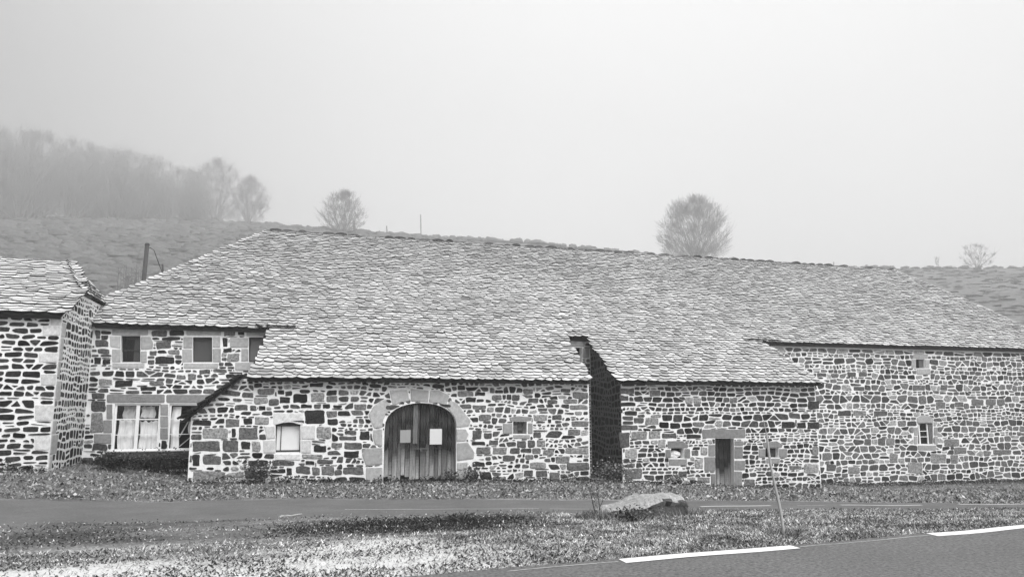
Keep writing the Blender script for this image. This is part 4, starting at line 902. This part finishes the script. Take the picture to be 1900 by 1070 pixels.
# weed strip at the foot of the walls
def wallY(x): return YW if x < XW else (YM if x < -2.9 else (YF if x < 10.45 else (YM if x < 11.7 else (YF if x < 20.25 else YM))))
pts = []
while len(pts) < 52000:
    x = random.uniform(-11, 36); yw_ = wallY(x); yl = lane_far(x)+.05; k = random.random()**1.0; y = yl+(yw_-.03-yl)*k
    if yw_-y < 1.1 and random.random() < .45: continue
    h_ = .05+.10*max(0, noise.noise(Vector((x*.8, y*.8, 1))))+(.22*max(0, noise.noise(Vector((x*1.1, 0, 5)))) if yw_-y < .9 else 0)
    pts.append((x, y, T(x, y)+random.uniform(0, h_)))
tag(leaves('weeds', pts, (.04, .10), (.06, .40), '', '', 0), 'low weeds and rough grass along the foot of the walls', 'weeds', kind='stuff')
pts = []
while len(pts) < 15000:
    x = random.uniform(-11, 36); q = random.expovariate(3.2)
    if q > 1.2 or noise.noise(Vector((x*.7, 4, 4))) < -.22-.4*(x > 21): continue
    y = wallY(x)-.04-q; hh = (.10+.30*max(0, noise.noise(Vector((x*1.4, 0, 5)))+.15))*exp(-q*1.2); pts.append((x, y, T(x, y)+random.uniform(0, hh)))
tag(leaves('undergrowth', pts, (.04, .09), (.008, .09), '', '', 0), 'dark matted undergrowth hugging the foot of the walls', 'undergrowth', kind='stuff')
pts = [(random.uniform(-8, 36), 0) for _ in range(26000)]; pts = [(x, lane_far(x)+.02+random.random()**1.2*(wallY(x)-.1-lane_far(x))) for x, _ in pts]
blades(26000, pts, (.06, .2), (.008, .02), (.08, .42), name='bank_grass', label='tufty grass on the bank beyond the lane', lean=.8)
# individual bushes and plants
def bush(name, x, y, rx, ry_, h_, n, tones, label, cat='bush', leaf=(.04, .1), stems=8):
    b = Vector((x, y, T(x, y))); root = empty(name, b, label, cat); mb = MB(); tips = []
    for i in range(stems):
        a = random.uniform(0, 2*pi); q = b+Vector((cos(a)*rx*random.uniform(.2, .9), sin(a)*ry_*random.uniform(.2, .9), h_*random.uniform(.5, 1))); mid = b.lerp(q, .5)+Vector((0, 0, h_*.12)); p0 = b+Vector((cos(a)*.05, sin(a)*.05, -.05))
        mb.tube([p0, mid, q], [.012, .009, .004], 4); tips += [mid, q, b.lerp(q, .75)]
    mb.build('stem', M_twig, root); pts = []
    for _ in range(n):
        t = random.choice(tips); pts.append((t.x+random.gauss(0, rx*.2), t.y+random.gauss(0, ry_*.2), max(b.z+.01, t.z+random.gauss(0, h_*.16))))
    o = leaves('foliage', pts, leaf, tones, '', '', 0); parent_to(o, root); return root
B = lambda u, Y: onY(u, 880, Y).x
bush('bramble_bush', B(300, 27.2), 27.3, 1.3, .5, .6, 2600, (.008, .10), 'dark bramble tangle under the white framed shop windows')
bush('bramble_bush', B(205, 26.6), 26.4, .9, .5, .5, 2300, (.008, .08), 'dark bramble thicket in the corner beside the pale quoins')
bush('leafy_bush', B(478, 24.8), 24.8, .75, .3, .65, 900, (.03, .22), 'straggly bush below the arched panel window')
bush('leafy_bush', B(838, 24.8), 24.85, .4, .25, .4, 500, (.02, .2), 'small dark bush at the right foot of the barn door')
bush('leafy_bush', B(880, 24.8), 24.85, .5, .25, .6, 500, (.05, .3), 'pale stalky bush just right of the barn door bush')
bush('leafy_bush', B(1130, 24.6), 24.5, 1.0, .5, .65, 1500, (.04, .32), 'spreading bush closing the foot of the alley between the annexes')
bush('leafy_bush', B(1245, 24.5), 24.5, .6, .3, .35, 500, (.04, .3), 'low bush under the small opening left of the plank door')
bush('leafy_bush', onG(1180, 968).x, onG(1180, 968).y, .45, .3, .2, 420, (.03, .25), 'low clump of dark leaves in front of the boulder', leaf=(.03, .07))

# ------------------------------------------------------------------ bare trees on the hill
def tree_mesh(h_, spread, stems=12, seed=1, clusters=420, thick=.09, lo=.06):
    "bare tree forking near the ground: curved stems fan out and a cloud of fine twigs fills a rounded crown"
    random.seed(seed); segs = []; hw = h_*.56*spread; cz = h_*.5
    def rad_at(z): return hw*sqrt(max(0, 1-((z-cz*.86)/(h_*.58))**2))
    for i in range(stems):
        az = 2*pi*i*.381966; th = 1.25*min(1.1, spread)*((i+.5)/stems)**.75; d = Vector((cos(az)*sin(th), sin(az)*sin(th), cos(th))); p = Vector((cos(az)*.15, sin(az)*.15, 0)); n = 8; l = h_*.84*(1-.28*(th/1.4)**2)
        for k in range(n):
            d = (d+Vector((random.gauss(0, .07), random.gauss(0, .07), .07*sin(th)))).normalized(); q = p+d*l/n; r = thick*h_/8
            segs.append((p, q, r*(1-.85*k/n), r*(1-.85*(k+1)/n), 3))
            if k > 1:
                for _ in range(3):
                    e = (d+Vector((random.gauss(0, .5), random.gauss(0, .5), random.gauss(.1, .3)))).normalized()*h_*random.uniform(.1, .2); segs.append((q, q+e, r*.3, r*.12, 2)); segs.append((q+e, q+e*1.5+Vector((0, 0, e.length*.2)), r*.12, r*.05, 2))
            p = q
    m = 0
    while m < clusters:
        z = h_*random.uniform(lo, 1.02)**1.1; R = rad_at(z)*(1+.16*noise.noise(Vector((z*.5, seed, 0)))); a = random.uniform(0, 2*pi); r = R*sqrt(random.random())
        c = Vector((cos(a)*r, sin(a)*r, z)); lump = noise.noise(c*(4.5/h_)+Vector((seed*3.1, 0, 0)))
        if lump < -.22 or random.random() < (r/max(R, .1))**3*.45: continue
        m += 1; o = (c+Vector((0, 0, .25*h_))).normalized()
        for _ in range(8):
            e = (o+Vector((random.gauss(0, .42), random.gauss(0, .42), random.gauss(0, .3)))).normalized()*h_*random.uniform(.06, .15); b = c+Vector((random.gauss(0, 1), random.gauss(0, 1), random.gauss(0, 1)))*h_*.02
            segs.append((b, b+e, .012, .005, 1))
    P0 = np.array([s[0][:] for s in segs]); P1 = np.array([s[1][:] for s in segs]); R0 = np.array([s[2] for s in segs]); R1_ = np.array([s[3] for s in segs]); lv = np.array([s[4] for s in segs])
    return P0, P1, R0, R1_, lv
def seg_mesh(P0, P1, R0, R1_, rmin=.018):
    n = len(P0); d = P1-P0; d /= np.linalg.norm(d, axis=1, keepdims=True)+1e-9; a = np.cross(d, [0.3, 1, .2]); a /= np.linalg.norm(a, axis=1, keepdims=True)+1e-9; b = np.cross(d, a)
    V = np.zeros((n, 6, 3)); R0 = np.maximum(R0, rmin)[:, None]; R1_ = np.maximum(R1_, rmin)[:, None]
    for j in range(3):
        c, s = cos(2*pi*j/3), sin(2*pi*j/3); V[:, j] = P0+(a*c+b*s)*R0; V[:, 3+j] = P1+(a*c+b*s)*R1_
    k = np.arange(n)[:, None]*6; F = np.concatenate([np.concatenate([k+j, k+(j+1) % 3, k+3+(j+1) % 3, k+3+j], 1) for j in range(3)], 0); return V.reshape(-1, 3), F
def tree(name, u, v, r_dist, h_, spread, label, seed, stems=9, levels=4, sx=1., rmin=.034, thick=.09):
    d = ray(u, v); az = atan2(d.x, d.y); x, y = sin(az)*r_dist, cos(az)*r_dist; z = T(x, y)-.2
    root = empty(name, (x, y, z), label, 'tree'); P0, P1, R0, R1_, lv = tree_mesh(h_, spread, stems, seed, levels, thick); P0[:, :2] *= sx; P1[:, :2] *= sx
    for nm, sel in (('trunk', lv >= 3), ('crown', lv < 3)):
        V, F = seg_mesh(P0[sel], P1[sel], R0[sel], R1_[sel], rmin); V = V+np.array([x, y, z]); np_mesh(nm, V, F, np.full(len(F), .1), M_hazed if r_dist > 400 else M_bark, root)
    return root
def px2m(px, r): return px*r/F_
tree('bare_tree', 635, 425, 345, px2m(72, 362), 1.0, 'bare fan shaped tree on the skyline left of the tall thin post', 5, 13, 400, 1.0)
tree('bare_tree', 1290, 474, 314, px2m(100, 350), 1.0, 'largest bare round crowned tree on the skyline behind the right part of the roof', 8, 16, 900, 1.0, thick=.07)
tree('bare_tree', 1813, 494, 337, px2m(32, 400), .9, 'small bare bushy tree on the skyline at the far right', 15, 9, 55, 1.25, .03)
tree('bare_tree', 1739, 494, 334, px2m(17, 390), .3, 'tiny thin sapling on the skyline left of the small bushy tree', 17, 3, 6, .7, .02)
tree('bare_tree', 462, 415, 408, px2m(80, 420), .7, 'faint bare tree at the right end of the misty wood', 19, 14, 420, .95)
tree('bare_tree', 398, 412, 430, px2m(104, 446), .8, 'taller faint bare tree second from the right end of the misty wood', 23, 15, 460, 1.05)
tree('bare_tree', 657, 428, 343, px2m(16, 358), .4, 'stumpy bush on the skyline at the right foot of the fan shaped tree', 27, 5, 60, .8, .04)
# the misty wood on the left
base = [tree_mesh(10, .95, 9, s, 80) for s in (31, 32, 33)]; Vs, Fs, k0 = [], [], 0
random.seed(9)
tops = [(0, 246), (100, 262), (170, 282), (250, 290), (300, 305), (350, 322), (385, 335)]
for i in range(52):
    u = random.uniform(-60, 412); r_ = random.uniform(435, 500); d = ray(u, 400); az = atan2(d.x, d.y); x, y = sin(az)*r_, cos(az)*r_; z = T(x, y)
    vt = np.interp(u, [a for a, _ in tops], [b for _, b in tops])+random.uniform(0, 46)*(i % 4 > 0); dt = ray(u, vt); ztop = 2.6+r_*dt.z/hypot(dt.x, dt.y); h_ = max(5, ztop-z)
    P0, P1, R0, R1_, lv = base[i % 3]; a = random.uniform(0, 6.28); s = h_/10; R = np.array([[cos(a), -sin(a), 0], [sin(a), cos(a), 0], [0, 0, 1]])
    V, F = seg_mesh((P0*s)@R.T, (P1*s)@R.T, R0*s, R1_*s, .065); Vs.append(V+np.array([x, y, z-.3])); Fs.append(F+k0); k0 += len(V)
Fs = np.concatenate(Fs); tag(np_mesh('misty_wood', np.concatenate(Vs), Fs, np.full(len(Fs), .1), M_hazed), 'bare wood on the left hillside reading as one grey mass in the mist', 'wood', kind='stuff')

# heather hummocks
def hummocks(name, P, label):
    ico = []; n1, n2 = 5, 7
    for i in range(1, n1):
        for j in range(n2): th, ph = pi*.5*i/(n1-1), 2*pi*j/n2; ico.append((sin(th)*cos(ph), sin(th)*sin(ph), cos(th)))
    ico = np.array([(0, 0, 1)]+ico); fc = [(0, 1+j, 1+(j+1) % n2) for j in range(n2)]
    for i in range(n1-2):
        for j in range(n2): a, b = 1+i*n2+j, 1+i*n2+(j+1) % n2; fc += [(a, a+n2, b+n2), (a, b+n2, b)]
    fc = np.array(fc); Vs, Fs, tn = [], [], []; k = 0
    for x, y, r, h_ in P:
        z = T(x, y); q = ico*np.array([r*random.uniform(.8, 1.4), r, h_])*(1+rng.uniform(-.22, .22, (len(ico), 1))); Vs.append(q+np.array([x, y, z-.1])); Fs.append(fc+k); k += len(ico); tn += list(rng.uniform(.8, 1.25, len(fc))*random.uniform(.11, .19))
    o = np_mesh(name, np.concatenate(Vs), np.concatenate(Fs), tn, M_heath); tag(o, label, 'heather', kind='stuff')
P = []
while len(P) < 12000:
    r_ = 80+370*random.random()**1.5; az = random.uniform(_az[1], .22); R, e = crest(az)
    if r_ > R-1: continue
    if noise.noise(Vector((sin(az)*r_*.12, cos(az)*r_*.12, 2))) < -.15: continue
    s = random.uniform(.6, 1.9)*(.6+r_/260); P.append((sin(az)*r_, cos(az)*r_, s, s*random.uniform(.35, .7)))
while len(P) < 17000:
    r_ = random.uniform(100, 335); az = random.uniform(.22, _az[-1]); R, e = crest(az)
    if r_ > R-1: continue
    s = random.uniform(.5, 1.8); P.append((sin(az)*r_, cos(az)*r_, s, s*random.uniform(.1, .2)))
hummocks('heather', P, 'low heather hummocks covering the hillside')
P = []; az = _az[4]
while az < _az[-1]:
    R, e = crest(az); s = random.uniform(1., 3.6)*(1.1 if az < .62 else .6); P.append((sin(az)*(R-.5), cos(az)*(R-.5), s, random.uniform(.8, 2.3)*(1 if az < .62 else .55))); az += random.uniform(.002, .012)
hummocks('skyline_scrub', P, 'low scrub along the skyline of the hill')

# posts
def upost(name, u0, v0, u1_, v1_, r_, rad, label, cat, material=M_poleg, zbase=None):
    d = ray(u1_, v1_); az = atan2(d.x, d.y); x, y = sin(az)*r_, cos(az)*r_; dt = ray(u0, v0); k = hypot(x, y)/hypot(dt.x, dt.y); top = EYE+dt*k; b = Vector((x, y, T(x, y)-.3))
    lowv = EYE+d*(r_/hypot(d.x, d.y))
    if lowv.z > b.z: b = lowv+(lowv-top)*((lowv.z-b.z)/(top.z-lowv.z))
    mb = MB(); n = 5; mb.tube([b.lerp(top, i/n) for i in range(n+1)], [rad*(1.1-.2*i/n) for i in range(n+1)], 8); return tag(mb.build(name, material), label, cat), top, b
root = empty('utility_pole', (0, 0, 0), 'leaning wooden pole with a drooping cable behind the main roof left edge', 'pole')
o, top, b = upost('pole', 273, 455, 266, 528, 47, .13, None, None); root.location = b; bpy.context.view_layer.update()
for k in ('label', 'category'):
    if k in o: del o[k]
parent_to(o, root); o.name = 'post'
q = lambda u, v: EYE+ray(u, v)*(top-EYE).length
mb = MB(); mb.tube([q(275, 460), q(280, 460), q(286, 465), q(292, 482), q(297, 495), q(300, 503), q(303, 516)], .028, 5); mb.build('cable', M_twig, root)
mb = MB(); mb.tube([top, top+Vector((0, 0, .12))], [.15, .1], 8); mb.build('pole_cap', M_twig, root)
upost('short_post', 301.5, 490, 303, 520, 46, .055, 'short post at the end of the drooping cable behind the roof edge', 'post')
upost('skyline_post', 780.5, 398, 781, 430, 327, .2, 'tall thin post on the skyline left of centre', 'post')
upost('fence_post', 717.5, 419, 718, 431, 331, .24, 'short post on the skyline between fan shaped tree and tall thin post', 'post')
upost('fence_post', 1547, 486, 1547, 493, 321, .18, 'tiny post stub on the skyline above the right end of the ridge', 'post')
# brushwood behind the valley between the roofs
mb = MB(); random.seed(4)
for i in range(34):
    u = random.uniform(228, 268); d = ray(u, 540); az = atan2(d.x, d.y); r_ = random.uniform(48, 55); dt = ray(u+random.uniform(-14, 14), random.uniform(488, 528)); top = EYE+dt*(r_/hypot(dt.x, dt.y)); b = Vector((sin(az)*r_, cos(az)*r_, 5.))
    mb.tube([b, b.lerp(top, .6)+Vector((random.uniform(-.1, .1), 0, 0)), top], [.05, .03, .015], 4)
    for _ in range(5): k = random.uniform(.55, .95); s = b.lerp(top, k); mb.tube([s, s+Vector((random.uniform(-.5, .5), 0, random.uniform(.1, .5)))], [.018, .01], 3)
tag(mb.build('brushwood', M_bark), 'thicket of bare brushwood behind the dip between the two roofs', 'brushwood')

# ------------------------------------------------------------------ haze: the mist itself
hb = MB(); hb.box((-279, -23, -2.6), (438, 558, 250)); hz = bpy.data.materials.new('mist'); hz.use_nodes = True; n_ = hz.node_tree; n_.nodes.clear()
ho = nd(n_, 'ShaderNodeOutputMaterial'); pv = nd(n_, 'ShaderNodeVolumePrincipled'); pv.inputs['Color'].default_value = (.98, .98, .98, 1); pv.inputs['Density'].default_value = .0020; pv.inputs['Anisotropy'].default_value = .5
n_.links.new(pv.outputs[0], ho.inputs['Volume']); o = hb.build('haze', hz); tag(o, 'pale mist filling the air over the hill', 'mist', kind='stuff')

GR = {'bare_tree': 'bare trees on the skyline', 'fence_post': 'fence posts on the skyline', 'fallen_stick': 'sticks lying beside the lane', 'leafy_bush': 'low bushes along the wall foot and boulder', 'bramble_bush': 'brambles under the shop windows'}
for o in sc.objects:
    k = o.name.split('.')[0]
    if o.parent is None and k in GR: o['group'] = GR[k]
